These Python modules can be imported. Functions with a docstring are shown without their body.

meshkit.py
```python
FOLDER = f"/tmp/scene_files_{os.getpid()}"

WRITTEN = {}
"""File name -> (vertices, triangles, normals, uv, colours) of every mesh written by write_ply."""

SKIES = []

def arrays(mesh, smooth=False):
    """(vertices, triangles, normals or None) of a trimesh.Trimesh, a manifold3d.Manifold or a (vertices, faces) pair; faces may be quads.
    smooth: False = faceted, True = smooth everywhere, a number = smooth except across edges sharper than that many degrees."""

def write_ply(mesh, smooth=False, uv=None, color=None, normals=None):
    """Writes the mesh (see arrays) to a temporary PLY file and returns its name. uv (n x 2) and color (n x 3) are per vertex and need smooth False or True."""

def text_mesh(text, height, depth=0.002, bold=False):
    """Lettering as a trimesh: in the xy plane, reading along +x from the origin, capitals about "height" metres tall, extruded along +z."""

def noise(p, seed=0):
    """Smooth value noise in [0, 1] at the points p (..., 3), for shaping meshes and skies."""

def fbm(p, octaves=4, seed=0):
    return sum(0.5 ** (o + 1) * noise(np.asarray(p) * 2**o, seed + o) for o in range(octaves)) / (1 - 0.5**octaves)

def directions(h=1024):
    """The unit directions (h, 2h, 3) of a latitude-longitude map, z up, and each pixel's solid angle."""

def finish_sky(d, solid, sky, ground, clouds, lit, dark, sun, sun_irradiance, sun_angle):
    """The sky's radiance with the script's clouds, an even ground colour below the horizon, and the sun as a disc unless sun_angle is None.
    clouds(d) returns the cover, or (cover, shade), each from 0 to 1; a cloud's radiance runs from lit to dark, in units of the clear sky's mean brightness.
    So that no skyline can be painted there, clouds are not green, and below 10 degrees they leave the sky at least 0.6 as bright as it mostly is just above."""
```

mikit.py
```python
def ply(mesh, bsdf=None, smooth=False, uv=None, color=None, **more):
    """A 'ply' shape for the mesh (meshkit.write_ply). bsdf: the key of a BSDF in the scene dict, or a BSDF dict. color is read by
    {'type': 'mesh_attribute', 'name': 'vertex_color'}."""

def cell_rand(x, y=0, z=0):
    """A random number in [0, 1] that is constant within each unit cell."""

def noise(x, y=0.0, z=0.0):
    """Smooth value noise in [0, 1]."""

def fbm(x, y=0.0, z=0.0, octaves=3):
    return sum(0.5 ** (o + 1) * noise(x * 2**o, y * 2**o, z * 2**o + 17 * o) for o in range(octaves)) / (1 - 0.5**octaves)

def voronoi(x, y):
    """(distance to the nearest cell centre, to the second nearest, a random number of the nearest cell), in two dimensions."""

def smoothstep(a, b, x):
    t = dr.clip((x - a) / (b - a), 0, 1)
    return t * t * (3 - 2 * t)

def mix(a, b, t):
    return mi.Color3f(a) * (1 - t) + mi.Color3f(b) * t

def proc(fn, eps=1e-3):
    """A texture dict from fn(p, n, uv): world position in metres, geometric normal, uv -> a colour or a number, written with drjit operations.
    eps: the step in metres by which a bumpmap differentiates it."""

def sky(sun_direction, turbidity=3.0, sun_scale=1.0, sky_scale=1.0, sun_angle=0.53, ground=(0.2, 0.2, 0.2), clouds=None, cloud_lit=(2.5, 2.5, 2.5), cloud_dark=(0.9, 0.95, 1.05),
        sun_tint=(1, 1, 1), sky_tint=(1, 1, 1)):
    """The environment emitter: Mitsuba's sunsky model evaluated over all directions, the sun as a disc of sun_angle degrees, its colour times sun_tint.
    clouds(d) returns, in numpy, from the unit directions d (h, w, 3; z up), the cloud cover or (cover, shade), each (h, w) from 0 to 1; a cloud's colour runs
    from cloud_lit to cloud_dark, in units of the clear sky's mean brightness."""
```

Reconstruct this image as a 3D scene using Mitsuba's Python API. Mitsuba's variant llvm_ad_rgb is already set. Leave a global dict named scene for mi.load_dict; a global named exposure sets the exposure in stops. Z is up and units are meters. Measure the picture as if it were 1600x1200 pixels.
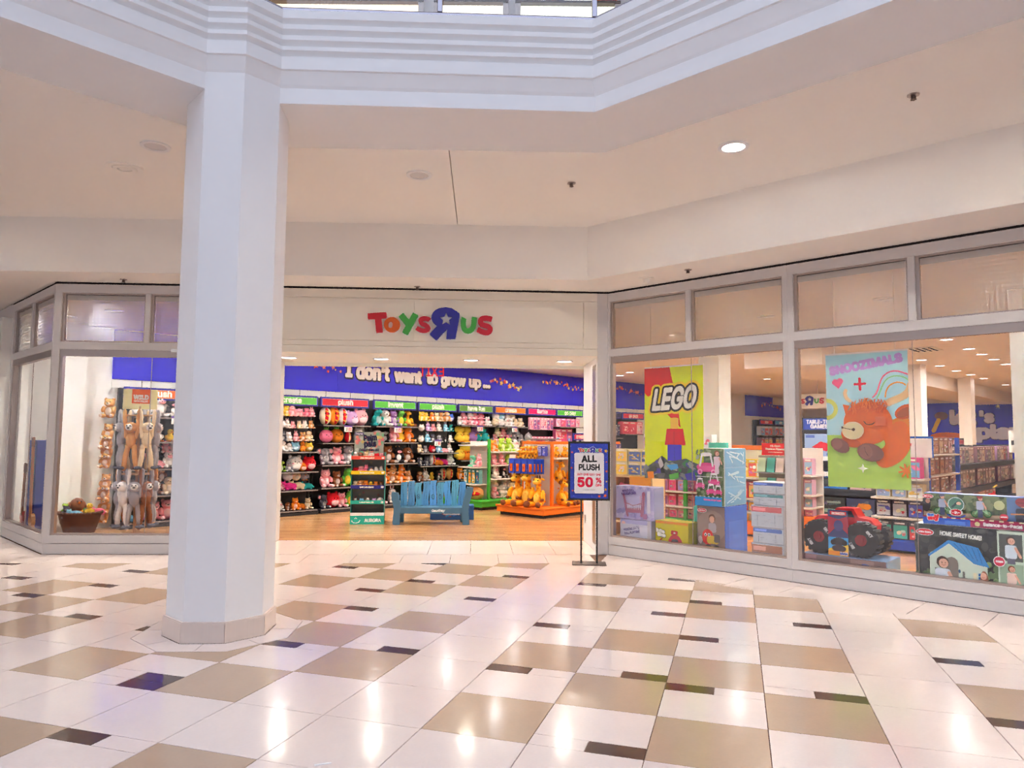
import math, random, functools
import numpy as np, trimesh, mitsuba as mi, mikit, meshkit
import drjit as dr
from mikit import noise, fbm, cell_rand, smoothstep, mix, proc
from shapely import affinity, union_all
from shapely.geometry import Polygon, MultiPolygon, LineString, Point, box as sbox
from trimesh.creation import icosphere, triangulate_polygon, extrude_polygon

# ------------------------------------------------------------------ camera, light, exposure
scene, labels = {}, {}
exposure = 0.2
EYE = np.array([0.0, 0.0, 1.62])
PITCH, ROLL = math.radians(4.165), math.radians(0.502)
_f = np.array([0, math.cos(PITCH), math.sin(PITCH)])
_u = np.array([0, -math.sin(PITCH), math.cos(PITCH)])
_r = np.array([1.0, 0, 0])
_R = math.cos(ROLL) * _r + math.sin(ROLL) * _u
_Up = -math.sin(ROLL) * _r + math.cos(ROLL) * _u
_m = np.eye(4)
_m[:3, 0], _m[:3, 1], _m[:3, 2], _m[:3, 3] = -_R, _Up, _f, EYE
scene['camera'] = {'type': 'perspective', 'fov': 2 * math.degrees(math.atan(800 / 1120.8)), 'fov_axis': 'x',
                   'near_clip': 0.05, 'far_clip': 200.0, 'to_world': mi.ScalarTransform4f(_m)}
FILL_FRONTS = (0.14, 0.13, 0.12)            # added glowing fronts out of view, fill for ceilings and facade
SKYLIGHT = (0.85, 1.06, 1.42)          # unseen glazed roof that lights column and floor, radiance
SHOP_LAMP = (700, 680, 610)           # downlights of the shop, seen and unseen
DOOR_LAMP = (115, 102, 82)           # downlights over the doorway
MALL_LAMP = (900, 850, 760)            # mall ceiling downlights, seen and out of view


def rgb(r, g=None, b=None):
    """sRGB 0..255 -> linear"""
    if g is None:
        r, g, b = r
    return [((x / 255) / 12.92 if x <= 10 else (((x / 255) + 0.055) / 1.055) ** 2.4) for x in (r, g, b)]


# ------------------------------------------------------------------ frames of the place
ANG = math.radians(46.08)
U = np.array([math.cos(ANG), math.sin(ANG), 0])       # along the shelving wall, into the shop
V = np.array([math.sin(ANG), -math.cos(ANG), 0])      # along the right-hand shop front
PHI_C = math.radians(2.82)
CX = np.array([math.cos(PHI_C), math.sin(PHI_C), 0])  # along the middle shop front
CY = np.array([-math.sin(PHI_C), math.cos(PHI_C), 0])
A0 = np.array([-6.232, 9.669, 0])                     # its left corner
A1 = math.radians(17.355)
T1 = np.array([math.sin(A1), math.cos(A1), 0])        # the mall's floor tiles
T2 = np.array([math.cos(A1), -math.sin(A1), 0])
W1, WR, WF = 46.08, -43.92, 2.82                      # headings: shelving wall, right-hand front, middle front


def uv(u, v, z=0.0):
    return u * U + v * V + np.array([0, 0, z])


def cs(s, y, z=0.0):
    return A0 + s * CX + y * CY + np.array([0, 0, z])


def to_uv(p):
    return np.array([p @ U, p @ V])


def TF(p, deg=0.0, scale=1.0, tilt=None):
    m = np.eye(4)
    a = math.radians(deg)
    r = np.array([[math.cos(a), -math.sin(a), 0], [math.sin(a), math.cos(a), 0], [0, 0, 1.0]])
    if tilt is not None:
        r = r @ trimesh.transformations.euler_matrix(*[math.radians(t) for t in tilt])[:3, :3]
    m[:3, :3] = r * scale
    m[:3, 3] = p
    return m


# ------------------------------------------------------------------ meshes
def cat(ms):
    return trimesh.util.concatenate(ms) if len(ms) > 1 else ms[0]


def bx(x0, x1, y0, y1, z0, z1, b=0.0):
    c, h = np.array([(x0 + x1) / 2, (y0 + y1) / 2, (z0 + z1) / 2]), np.array([x1 - x0, y1 - y0, z1 - z0]) / 2
    if b <= 0:
        m = trimesh.creation.box(extents=2 * h)
        m.apply_translation(c)
        return m
    b = min(b, 0.45 * h.min())
    pts = [c + np.array([sx * (h[0] - (k != 0) * b), sy * (h[1] - (k != 1) * b), sz * (h[2] - (k != 2) * b)])
           for sx in (-1, 1) for sy in (-1, 1) for sz in (-1, 1) for k in range(3)]
    return trimesh.convex.convex_hull(np.array(pts))


def at(m, p=(0, 0, 0), deg=0.0, tilt=None):
    m = m.copy()
    m.apply_transform(TF(p, deg, 1.0, tilt))
    return m


def uvbx(u0, u1, v0, v1, z0, z1, b=0.0):
    return at(bx(u0, u1, -v1, -v0, z0, z1, b), (0, 0, 0), W1)


def cbx(s0, s1, y0, y1, z0, z1, b=0.0):
    return at(bx(s0, s1, y0, y1, z0, z1, b), A0, WF)


def cyl(p, q, r, n=12, r2=None):
    p, q = np.asarray(p, float), np.asarray(q, float)
    d = q - p
    L = np.linalg.norm(d)
    m = trimesh.creation.cylinder(radius=r, height=L, sections=n)
    if r2 is not None:
        k = np.where(m.vertices[:, 2] > 0, r2 / r, 1.0)
        m.vertices[:, :2] *= k[:, None]
    m.apply_transform(trimesh.geometry.align_vectors([0, 0, 1], d / L))
    m.apply_translation((p + q) / 2)
    return m


_ICO = {k: icosphere(subdivisions=k) for k in (1, 2, 3)}


def ell(c, r, k=2, tilt=None):
    m = _ICO[k].copy()
    m.apply_scale(r if np.ndim(r) else [r] * 3)
    if tilt:
        m.apply_transform(TF((0, 0, 0), 0, 1, tilt))
    m.apply_translation(c)
    return m


def prism(poly, z0, z1, hint=None):
    """plan polygon extruded upwards"""
    geoms = getattr(poly, 'geoms', [poly])
    out = []
    for g in geoms:
        if g.area < 1e-7:
            continue
        m = extrude_polygon(g, z1 - z0, engine='earcut')
        m.apply_translation([0, 0, z0])
        out.append(m)
    return cat(out)


def upright(poly, y0, y1):
    """outline in (x, z) extruded from y0 (front) to y1 (back)"""
    m = prism(poly, 0, y1 - y0)
    v = m.vertices.copy()
    m.vertices = np.stack([v[:, 0], y1 - v[:, 2], v[:, 1]], 1)
    return m


class CM:
    """meshes of several colours in one mesh"""

    def __init__(self):
        self.v, self.f, self.c, self.n = [], [], [], 0

    def add(self, m, col):
        v, f = (np.asarray(m.vertices), np.asarray(m.faces)) if hasattr(m, 'vertices') else m
        self.v.append(v)
        self.f.append(np.asarray(f) + self.n)
        self.c.append(np.tile(np.asarray(col, float), (len(v), 1)))
        self.n += len(v)
        return self

    def ply(self, bsdf, smooth=False):
        v, f, c = np.vstack(self.v), np.vstack(self.f), np.vstack(self.c)
        if smooth is False:  # split the corners so that flat faces keep their own normals
            c, v, f = c[f].reshape(-1, 3), v[f].reshape(-1, 3), np.arange(3 * len(f)).reshape(-1, 3)
        return mikit.ply(trimesh.Trimesh(v, f, process=False), bsdf, smooth, color=c)


class Print:
    """flat printing on an upright face: shapely outlines in (x, z), each a hair above the one before"""

    def __init__(self, bg=None, x0=0, x1=1, z0=0, z1=1, y=-0.0006, step=0.0004):
        self.items, self.y, self.step = [], y, step
        self.clip = sbox(x0, z0, x1, z1)
        if bg is not None:
            self.items.append((self.clip, bg))

    def add(self, poly, col):
        self.items.append((poly, col))
        return self

    def rect(self, x0, z0, x1, z1, col, r=0.0):
        p = sbox(x0, z0, x1, z1)
        if r:
            p = p.buffer(-r).buffer(r, 4)
        return self.add(p, col)

    def oval(self, x, z, rx, rz, col, rot=0, n=8):
        return self.add(affinity.rotate(affinity.scale(Point(x, z).buffer(1, n), rx, rz), rot), col)

    def text(self, t, x, z, h, col, bold=0.0, rot=0, skew=0, outline=None, fit=None, align=0.5):
        p = tpoly(t, h)
        if bold:
            p = p.buffer(bold * h, 3)
        a0, b0, a1, b1 = p.bounds
        if fit:
            p = affinity.scale(p, fit / (a1 - a0), 1, origin=(a0, 0))
            a0, b0, a1, b1 = p.bounds
        p = affinity.translate(p, x - a0 - (a1 - a0) * align, z)
        if skew:
            p = affinity.skew(p, xs=skew, origin=(x, z))
        if rot:
            p = affinity.rotate(p, rot, origin=(x, z + h / 2))
        for w, oc in reversed(outline or []):
            self.add(p.buffer(w * h, 3), oc)
        return self.add(p, col)

    def line(self, pts, w, col, cap=1):
        return self.add(LineString(pts).buffer(w / 2, 3, cap_style=cap), col)

    def cm(self, tf=None):
        out = CM()
        for i, (p, col) in enumerate(self.items):
            p = p.intersection(self.clip) if self.clip is not None else p
            for g in getattr(p, 'geoms', [p]):
                if g.geom_type != 'Polygon' or g.area < 1e-8:
                    continue
                v, f = triangulate_polygon(g, engine='earcut')
                v3 = np.stack([v[:, 0], np.full(len(v), self.y - i * self.step), v[:, 1]], 1)
                e = np.cross(v3[f[:, 1]] - v3[f[:, 0]], v3[f[:, 2]] - v3[f[:, 0]])[:, 1]
                f = np.where((e > 0)[:, None], f[:, ::-1], f)
                if tf is not None:
                    v3 = v3 @ tf[:3, :3].T + tf[:3, 3]
                out.add((v3, f), col)
        return out


@functools.lru_cache(None)
def tpoly(t, h):
    ps = []
    m = meshkit.text_mesh(t, 1.0, 0.01, True)
    f = m.faces[m.face_normals[:, 2] > 0.9]
    v = m.vertices[:, :2] * h
    for tri in v[f]:
        p = Polygon(tri)
        if p.area > 1e-12 * h:
            ps.append(p.buffer(1e-4 * h))
    return union_all(ps).simplify(0.006 * h)


def star(x, z, r, rot=0.0, inner=0.45, n=5):
    return Polygon([(x + (r if k % 2 == 0 else r * inner) * math.sin(math.pi * k / n + rot),
                     z + (r if k % 2 == 0 else r * inner) * math.cos(math.pi * k / n + rot)) for k in range(2 * n)])


# ------------------------------------------------------------------ scene entries
_seen = {}


def new(name):
    k = _seen.get(name, 0)
    _seen[name] = k + 1
    return name if k == 0 else f'{name}_{k:03d}'


def tag(key, label=None, category=None, group=None, kind=None):
    d = labels.setdefault(key, {})
    while label and len(label.split()) > 16 and ' the ' in label:
        label = label.replace(' the ', ' ', 1)
    for a, b in (('label', label), ('category', category), ('group', group), ('kind', kind)):
        if b:
            d[a] = b
    return key


def put(name, mesh, bsdf=None, tf=None, smooth=False, parent=None, **lab):
    """one entry: mesh may be a trimesh, a CM or a ready ply dict"""
    key = new((parent + '__' if parent else '') + name)
    if isinstance(mesh, CM):
        d = mesh.ply(bsdf, smooth)
    elif isinstance(mesh, dict):
        d = mesh
    else:
        d = mikit.ply(mesh, bsdf, smooth)
    if tf is not None:
        d = {**d, 'to_world': mi.ScalarTransform4f(tf)}
    scene[key] = d
    if lab:
        tag(key, **lab)
    return key


def thing(name, label, category, group=None):
    return tag(new(name), label, category, group)


def struct(name, mesh=None, bsdf=None, tf=None, label=None, smooth=False):
    if mesh is None:
        return tag(new(name), label, kind='structure')
    return put(name, mesh, bsdf, tf, smooth, label=label, kind='structure')


def lamp(name, parent, mesh, radiance, tf=None):
    key = put(name, mesh, 'lens', tf, parent=parent)
    scene[key]['emitter'] = {'type': 'area', 'radiance': {'type': 'rgb', 'value': list(map(float, radiance))}}
    return key


# ------------------------------------------------------------------ materials
def B(name, d, two=True):
    scene[name] = {'type': 'twosided', 'bsdf': d} if two else d


def pr(col, rough=0.5, spec=0.5, **k):
    c = col if isinstance(col, dict) else {'type': 'rgb', 'value': list(col)}
    return {'type': 'principled', 'base_color': c, 'roughness': rough, 'specular': spec, **k}


VC = {'type': 'mesh_attribute', 'name': 'vertex_color'}


def speck(base, var, scale=9.0):
    a, b_ = [x * (1 - var) for x in base], [min(1, x * (1 + var)) for x in base]
    return proc(lambda p, n, uv: mix(a, b_, 0.55 * fbm(p.x * scale, p.y * scale, p.z * scale) + 0.45 * noise(p.x * scale * 12, p.y * scale * 12)))


B('lens', {'type': 'diffuse', 'reflectance': {'type': 'rgb', 'value': [0.8, 0.8, 0.78]}})
B('white_paint', pr(rgb(232, 230, 229), 0.55, 0.3))
B('ceiling_paint', pr(rgb(243, 237, 228), 0.75, 0.2))
B('band_paint', pr(rgb(238, 231, 216), 0.5, 0.35))
B('frame_paint', pr(rgb(212, 207, 204), 0.4, 0.4))
B('shop_wall', pr(rgb(235, 235, 228), 0.6, 0.3))
B('shop_ceiling', pr(rgb(236, 229, 220), 0.8, 0.2))
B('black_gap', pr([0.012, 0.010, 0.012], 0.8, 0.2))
B('metal', pr(rgb(176, 162, 155), 0.28, 0.5, metallic=0.85))
B('rail_metal', pr(rgb(170, 165, 175), 0.22, 0.5, metallic=0.9))
B('tile_white', pr(speck(rgb(220, 204, 196), 0.03), 0.13, 0.42))
B('tile_tan', pr(speck(rgb(174, 149, 127), 0.04), 0.13, 0.42))
B('tile_dark', pr(speck(rgb(70, 52, 48), 0.10), 0.09, 0.55))
B('grout', pr(rgb(120, 95, 82), 0.8, 0.2))
B('plinth', pr(speck(rgb(216, 198, 186), 0.03), 0.25, 0.5))
B('glass', {'type': 'thindielectric', 'int_ior': 1.5}, False)


def wood_planks(p, n, uv_):
    a = p.x * float(CX[0]) + p.y * float(CX[1])
    b_ = p.y * float(CX[0]) - p.x * float(CX[1])
    row = dr.floor(b_ / 0.12)
    plank = cell_rand(row, dr.floor(a / 1.1 + cell_rand(row, 3) * 5))
    grain = fbm(a * 2.2 + plank * 40, b_ * 45, plank * 9)
    t = dr.clip(0.15 + 0.45 * plank + 0.5 * (grain - 0.4), 0, 1)
    seam = smoothstep(0.0, 0.05, dr.abs(b_ / 0.12 - row - 0.5) * -1 + 0.5)
    return mix(rgb(140, 97, 62), rgb(190, 146, 100), t) * (0.72 + 0.28 * seam)


B('wood_floor', pr(proc(wood_planks), 0.16, 0.5))
B('vc_plush', pr(VC, 0.85, 0.15, sheen=0.6))
B('vc_print', pr(VC, 0.35, 0.4))
B('vc_paint', pr(VC, 0.45, 0.4))
B('vc_matte', pr(VC, 0.8, 0.2))
B('vc_plastic', pr(VC, 0.22, 0.5))
B('shelf_black', pr([0.012, 0.011, 0.014], 0.45, 0.4))
B('shelf_white', pr(rgb(225, 220, 212), 0.4, 0.4))
B('shelf_edge', pr(rgb(120, 110, 108), 0.4, 0.4))
B('blue_band', pr(rgb(46, 42, 208), 0.4, 0.35))
B('navy', pr(rgb(44, 42, 130), 0.4, 0.4))
B('black_metal', pr([0.012, 0.011, 0.011], 0.3, 0.5))
B('stand_base', pr(rgb(92, 78, 72), 0.4, 0.5, metallic=0.5))
B('orange_paint', pr(rgb(240, 118, 30), 0.35, 0.45))
B('green_paint', pr(rgb(50, 150, 45), 0.35, 0.45))
B('royal_paint', pr(rgb(36, 70, 175), 0.35, 0.45))
B('chrome', pr(rgb(190, 190, 192), 0.15, 0.5, metallic=1.0))
B('rubber', pr([0.022, 0.022, 0.024], 0.6, 0.3))
B('clear_plastic', {'type': 'thindielectric', 'int_ior': 1.3}, False)
B('wavy_glass', {'type': 'dielectric', 'int_ior': 1.5}, False)


def wicker(p, n, uv_):
    k = dr.sin(p.z * 330) * dr.sin((p.x + p.y) * 150)
    return mix(rgb(52, 28, 18), rgb(112, 70, 48), dr.clip(0.5 + 0.5 * k, 0, 1))


B('wicker', pr(proc(wicker), 0.6, 0.3))
# ================================================================== the mall: floor
K = to_uv(cs(7.578, 0))                     # corner of middle and right-hand front
GU = 8.17                                   # the right-hand front stands on u = GU
COL = np.array([-2.398, 6.080, 0])
OCT = [math.radians(2.82 + 22.5 + 45 * k) for k in range(8)]


def octagon(apothem):
    r = apothem / math.cos(math.pi / 8)
    return Polygon([(COL[0] + r * math.cos(a), COL[1] + r * math.sin(a)) for a in OCT])


def P2(p):
    return (float(p[0]), float(p[1]))


front_line = [uv(2.642, -16.5), A0, cs(7.578, 0), uv(GU, -6.0), uv(GU, 4.0)]
inner = [P2(uv(2.03, -16.5)), P2(cs(-0.28, -0.66)), P2(cs(7.33, -0.66)), P2(uv(7.405, 4.0))]
field_zone = Polygon(inner + [P2(uv(7.405, 6)), (4.6, 0.9), (-8.5, 0.9), (-14, 9)])
field_zone = field_zone.difference(octagon(0.615))
view_zone = Polygon([(-0.9, 1.2), (0.9, 1.2), (8.0, 9.2), (6.5, 12.5), (-10.8, 13.8), (-11.5, 12.0)])
G0A, GDA, G0B, GDB = 3.165, 0.6045, 0.148, 0.613
TAN = {(-1, -7), (-1, -5), (1, -8), (1, -6), (1, -3), (1, -1), (2, -10), (2, -7), (2, -5), (2, -2), (2, 0), (3, -11), (3, -6), (3, -3), (3, -1),
       (3, 2), (4, -12), (4, -10), (4, -7), (4, -5), (4, -2), (4, 0), (5, -1), (6, -3), (6, -13), (6, -11), (6, -8), (6, -6), (6, 2), (7, -7), (7, -5),
       (7, -2), (7, 0), (8, -8), (8, -6), (8, -3), (8, -1), (9, -5), (7, -10), (8, -12)} - {(5, -1)} | {(6, -1)}
STRIP = {(-1, -6): 'Fl', (1, -7): 'Nr', (1, -2): 'Nr', (1, 0): 'Nr', (2, -6): 'Fl', (2, -3): 'Fl', (2, -1): 'Fl', (2, 2): 'Fl', (2, -8): 'Fl',
         (3, -10): 'Nr', (3, -5): 'Nr', (3, -2): 'Nr', (3, 0): 'Nr', (3, -12): 'Fr', (4, -11): 'Fl', (4, -6): 'Fl', (4, -3): 'Fl', (4, -1): 'Fl', (4, 2): 'Fl',
         (4, -13): 'Fl', (5, -15): 'Fr', (6, -12): 'Nr', (6, -7): 'Nr', (6, -5): 'Nr', (6, -2): 'Nr', (6, 0): 'Nr', (7, -6): 'Nl', (7, -3): 'Fl', (7, -1): 'Nl',
         (7, -8): 'Fl', (8, -7): 'Fr', (8, -5): 'Nr', (8, -2): 'Fr'}
SD = 0.137

struct('floor', prism(Polygon([(-17, -13), (17, -13), (17, 6), P2(uv(GU, 4.0)), P2(uv(GU, -6.0)), P2(cs(7.578, 0)), P2(cs(7.5, 1.34)), P2(cs(2.7, 1.34)), P2(cs(2.7, 0)), P2(A0), P2(uv(2.642, -16.5)), (-17, 13.7)]), -0.15, -0.007),
       'grout', label='mall floor of large polished stone tiles with dark joints')
tiles = []


def tile(a0, a1, b0, b1, mat):
    q = Polygon([P2(a * T1 + b * T2) for a, b in ((a0 + .0015, b0 + .0028), (a1 - .0015, b0 + .0028), (a1 - .0015, b1 - .0028), (a0 + .0015, b1 - .0028))]).intersection(field_zone)
    if q.area > 3e-4 and q.intersects(view_zone):
        for g in getattr(q, 'geoms', [q]):
            if g.geom_type == 'Polygon':
                tiles.append((g, mat))


for j in range(-3, 14):
    for k in range(-17, 7):
        a0, a1, b0, b1 = G0A + GDA * j, G0A + GDA * (j + 1), G0B + GDB * k, G0B + GDB * (k + 1)
        s = STRIP.get((j, k))
        if s is None:
            tile(a0, a1, b0, b1, 'tile_tan' if (j, k) in TAN else 'tile_white')
            continue
        bm = (b0 + b1) / 2
        sa, sb = (a0, a0 + SD) if s[0] == 'N' else (a1 - SD, a1)
        for lo, hi, side in ((b0, bm, 'l'), (bm, b1, 'r')):
            tile(sa, sb, lo, hi, 'tile_dark' if s[1] == side else 'tile_white')
        if (j, k) == (1, -7):
            tile(sb, sb + SD, bm, b1, 'tile_dark')
            tile(sb, sb + SD, b0, bm, 'tile_white')
            sb += SD
        tile(*((sb, a1) if s[0] == 'N' else (a0, sa)), b0, b1, 'tile_white')
# border rows along the shop fronts, doorway rows, ring round the column
border = []


def strip_tiles(o, d, n_in, length, step, wide, gap=0.003, cut=None, skew=0.0):
    t = 0.0
    while t < length - 0.01:
        t2 = min(t + step, length)
        q = Polygon([P2(o + d * (t + gap)), P2(o + d * (t2 - gap)), P2(o + d * (t2 - gap + skew) + n_in * wide), P2(o + d * (t + gap + skew) + n_in * wide)])
        border.append(q if cut is None else q.intersection(cut))
        t = t2


strip_tiles(cs(-0.28, -0.655), CX, CY, 7.61 + .0, 0.634, 0.65)
strip_tiles(uv(7.41, -6.34), V, U, 10.2, 0.61, GU - 7.413, cut=Polygon([P2(uv(7, -6.4)), P2(cs(7.335, -0.7)), P2(cs(7.578, 0)), P2(uv(8.3, -5.9)), P2(uv(8.3, 4)), P2(uv(7, 4))]))
strip_tiles(uv(2.035, -16.4), V, U, 5.4, 0.61, 0.6, cut=Polygon([P2(uv(1.5, -16.5)), P2(uv(2.642, -16.5)), P2(A0), P2(cs(-0.28, -0.66))]))
strip_tiles(cs(2.74, 0.004), CX, CY, 4.72, 0.59, 0.665)
strip_tiles(cs(2.74, 0.672), CX, CY, 4.72, 0.59, 0.655)
ro, ri = 0.612 / math.cos(math.pi / 8), 0.409 / math.cos(math.pi / 8)
for k in range(8):
    for h in (0, 1):
        a, b_ = OCT[k], OCT[(k + 1) % 8] + (2 * math.pi if k == 7 else 0)
        pa = np.array([math.cos(a), math.sin(a)])
        pb = np.array([math.cos(b_), math.sin(b_)])
        m0, m1 = (pa, 0.47 * pa + 0.53 * pb) if h == 0 else (0.47 * pa + 0.53 * pb, pb)
        c2 = COL[:2]
        q = Polygon([c2 + ri * m0, c2 + ri * m1, c2 + ro * m1, c2 + ro * m0])
        border.append(q)
ring = [union_all([border[-16 + (2 * k + 1) % 16], border[-16 + (2 * k + 2) % 16]]).buffer(0.001).buffer(-0.004) for k in range(8)]
border = [q for q in border[:-16] if not q.is_empty and q.area > 1e-3] + [g for r_ in ring for g in getattr(r_, 'geoms', [r_])]
tiles += [(g, 'tile_white') for q in border for g in getattr(q, 'geoms', [q]) if g.geom_type == 'Polygon' and g.intersects(view_zone)]


def seen_size(item):
    c = item[0].centroid
    return item[0].area * 1.6 / (c.x ** 2 + c.y ** 2) ** 1.5


tiles.sort(key=seen_size, reverse=True)
for g, mat in tiles[:300]:
    put('tile', prism(g, -0.010, 0.0), mat, parent='floor')
for mat, nm in (('tile_white', 'far_pale_tiles'), ('tile_tan', 'far_tan_tiles'), ('tile_dark', 'far_dark_tiles')):
    rest = [prism(g, -0.010, 0.0) for g, m_ in tiles[300:] if m_ == mat]
    if rest:
        put(nm, cat(rest), mat, parent='floor', kind='stuff')
struct('floor_rear', prism(Polygon([(-17, -13), (17, -13), (17, 6), (9, 2.0), (4.4, 0.7), (-8.4, 0.7), (-13.9, 8.8), (-17, 13.7)]), -0.2, -0.001), 'tile_white', label='pale polished floor of the mall behind')
put('scrap', at(bx(-.04, .04, -.006, .006, 0, .004), (-0.915, 3.66, 0), 20), 'white_paint', label='small white paper scrap lying on the polished floor tiles', category='paper')

# ================================================================== the mall: column
shaft, base = octagon(0.384), octagon(0.405)
struct('column_1', prism(shaft, 0.0, 4.60), 'white_paint', label='white octagonal column in front of the shop')
r_ = 0.405 / math.cos(math.pi / 8)
for k in range(8):
    a, b_ = OCT[k], OCT[(k + 1) % 8]
    pa, pb = [COL[:2] + r_ * np.array([math.cos(x), math.sin(x)]) for x in (a, b_)]
    d = (pb - pa) / np.linalg.norm(pb - pa)
    pa, pb = pa + d * 0.0025, pb - d * 0.0025
    n_ = np.array([-d[1], d[0]])
    put('plinth_slab', cat([prism(Polygon([pa, pb, pb + n_ * .03, pa + n_ * .03]), 0, 0.150), prism(Polygon([pa + n_ * .006, pb + n_ * .006, pb + n_ * .03, pa + n_ * .03]), 0.150, 0.160)]), 'plinth', parent='column_1')
jb = thing('junction_box', 'small cream control box fixed to the left face of the column', 'control box')
jp = COL + 0.384 * np.array([-math.cos(PHI_C), -math.sin(PHI_C), 0]) + np.array([0.0, -0.03, 0])
put('back_box', at(bx(-0.035, 0.0, -0.045, 0.045, -0.075, 0.075, .006), jp + [0, 0, 2.33], 2.82), 'band_paint', parent=jb)
put('arm', at(bx(-0.10, -0.034, -0.012, 0.012, -0.03, 0.0, .004), jp + [0, 0, 2.33], 2.82), 'band_paint', parent=jb)

# ================================================================== the mall: ceilings and balcony edge
S = np.array([-math.sin(math.radians(44.13)), -math.cos(math.radians(44.13))])
BR = np.array([math.sin(math.radians(133.2)), math.cos(math.radians(133.2))])
_rs = 0.380 / math.cos(math.pi / 8)
_cv = sorted([COL[:2] + _rs * np.array([math.cos(a), math.sin(a)]) for a in OCT], key=lambda q: q[1])
_cf = sorted(_cv[:2], key=lambda q: q[0])
_cr = max(_cv[2:4], key=lambda q: q[0])
path_out = [_cf[0] + S * 7, _cf[0], _cf[1], _cr, np.array([0.698, 6.053]), np.array([0.698, 6.053]) + BR * 8]
path_in = [np.array([-2.905, 6.221]) + S * 7.5, np.array([-2.72, 6.42]), np.array([-2.40, 6.62]), np.array([-2.148, 6.674]), np.array([0.868, 6.731]), np.array([0.868, 6.731]) + BR * 8]


def offset_path(path, o):
    """path moved by o to the right of its run"""
    out = []
    for i, p in enumerate(path):
        ns = []
        for a, b_ in ((i - 1, i), (i, i + 1)):
            if 0 <= a and b_ < len(path):
                d = path[b_] - path[a]
                d = d / np.linalg.norm(d)
                ns.append(np.array([d[1], -d[0]]))
        n_ = sum(ns)
        n_ = n_ / np.linalg.norm(n_)
        out.append(p + n_ * o / (n_ @ ns[0]))
    return out


def sweep(path, prof):
    """profile [(outward, z)] along a plan path"""
    rows = [[np.array([*q, z]) for q in offset_path(path, o)] for o, z in prof]
    v = np.array([p for r in rows for p in r])
    n_ = len(path)
    f = [[i * n_ + k, i * n_ + k + 1, (i + 1) * n_ + k + 1, (i + 1) * n_ + k] for i in range(len(rows) - 1) for k in range(n_ - 1)]
    f = np.array(f)
    return trimesh.Trimesh(v, np.vstack([f[:, [0, 1, 2]], f[:, [0, 2, 3]]]), process=False)


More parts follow.
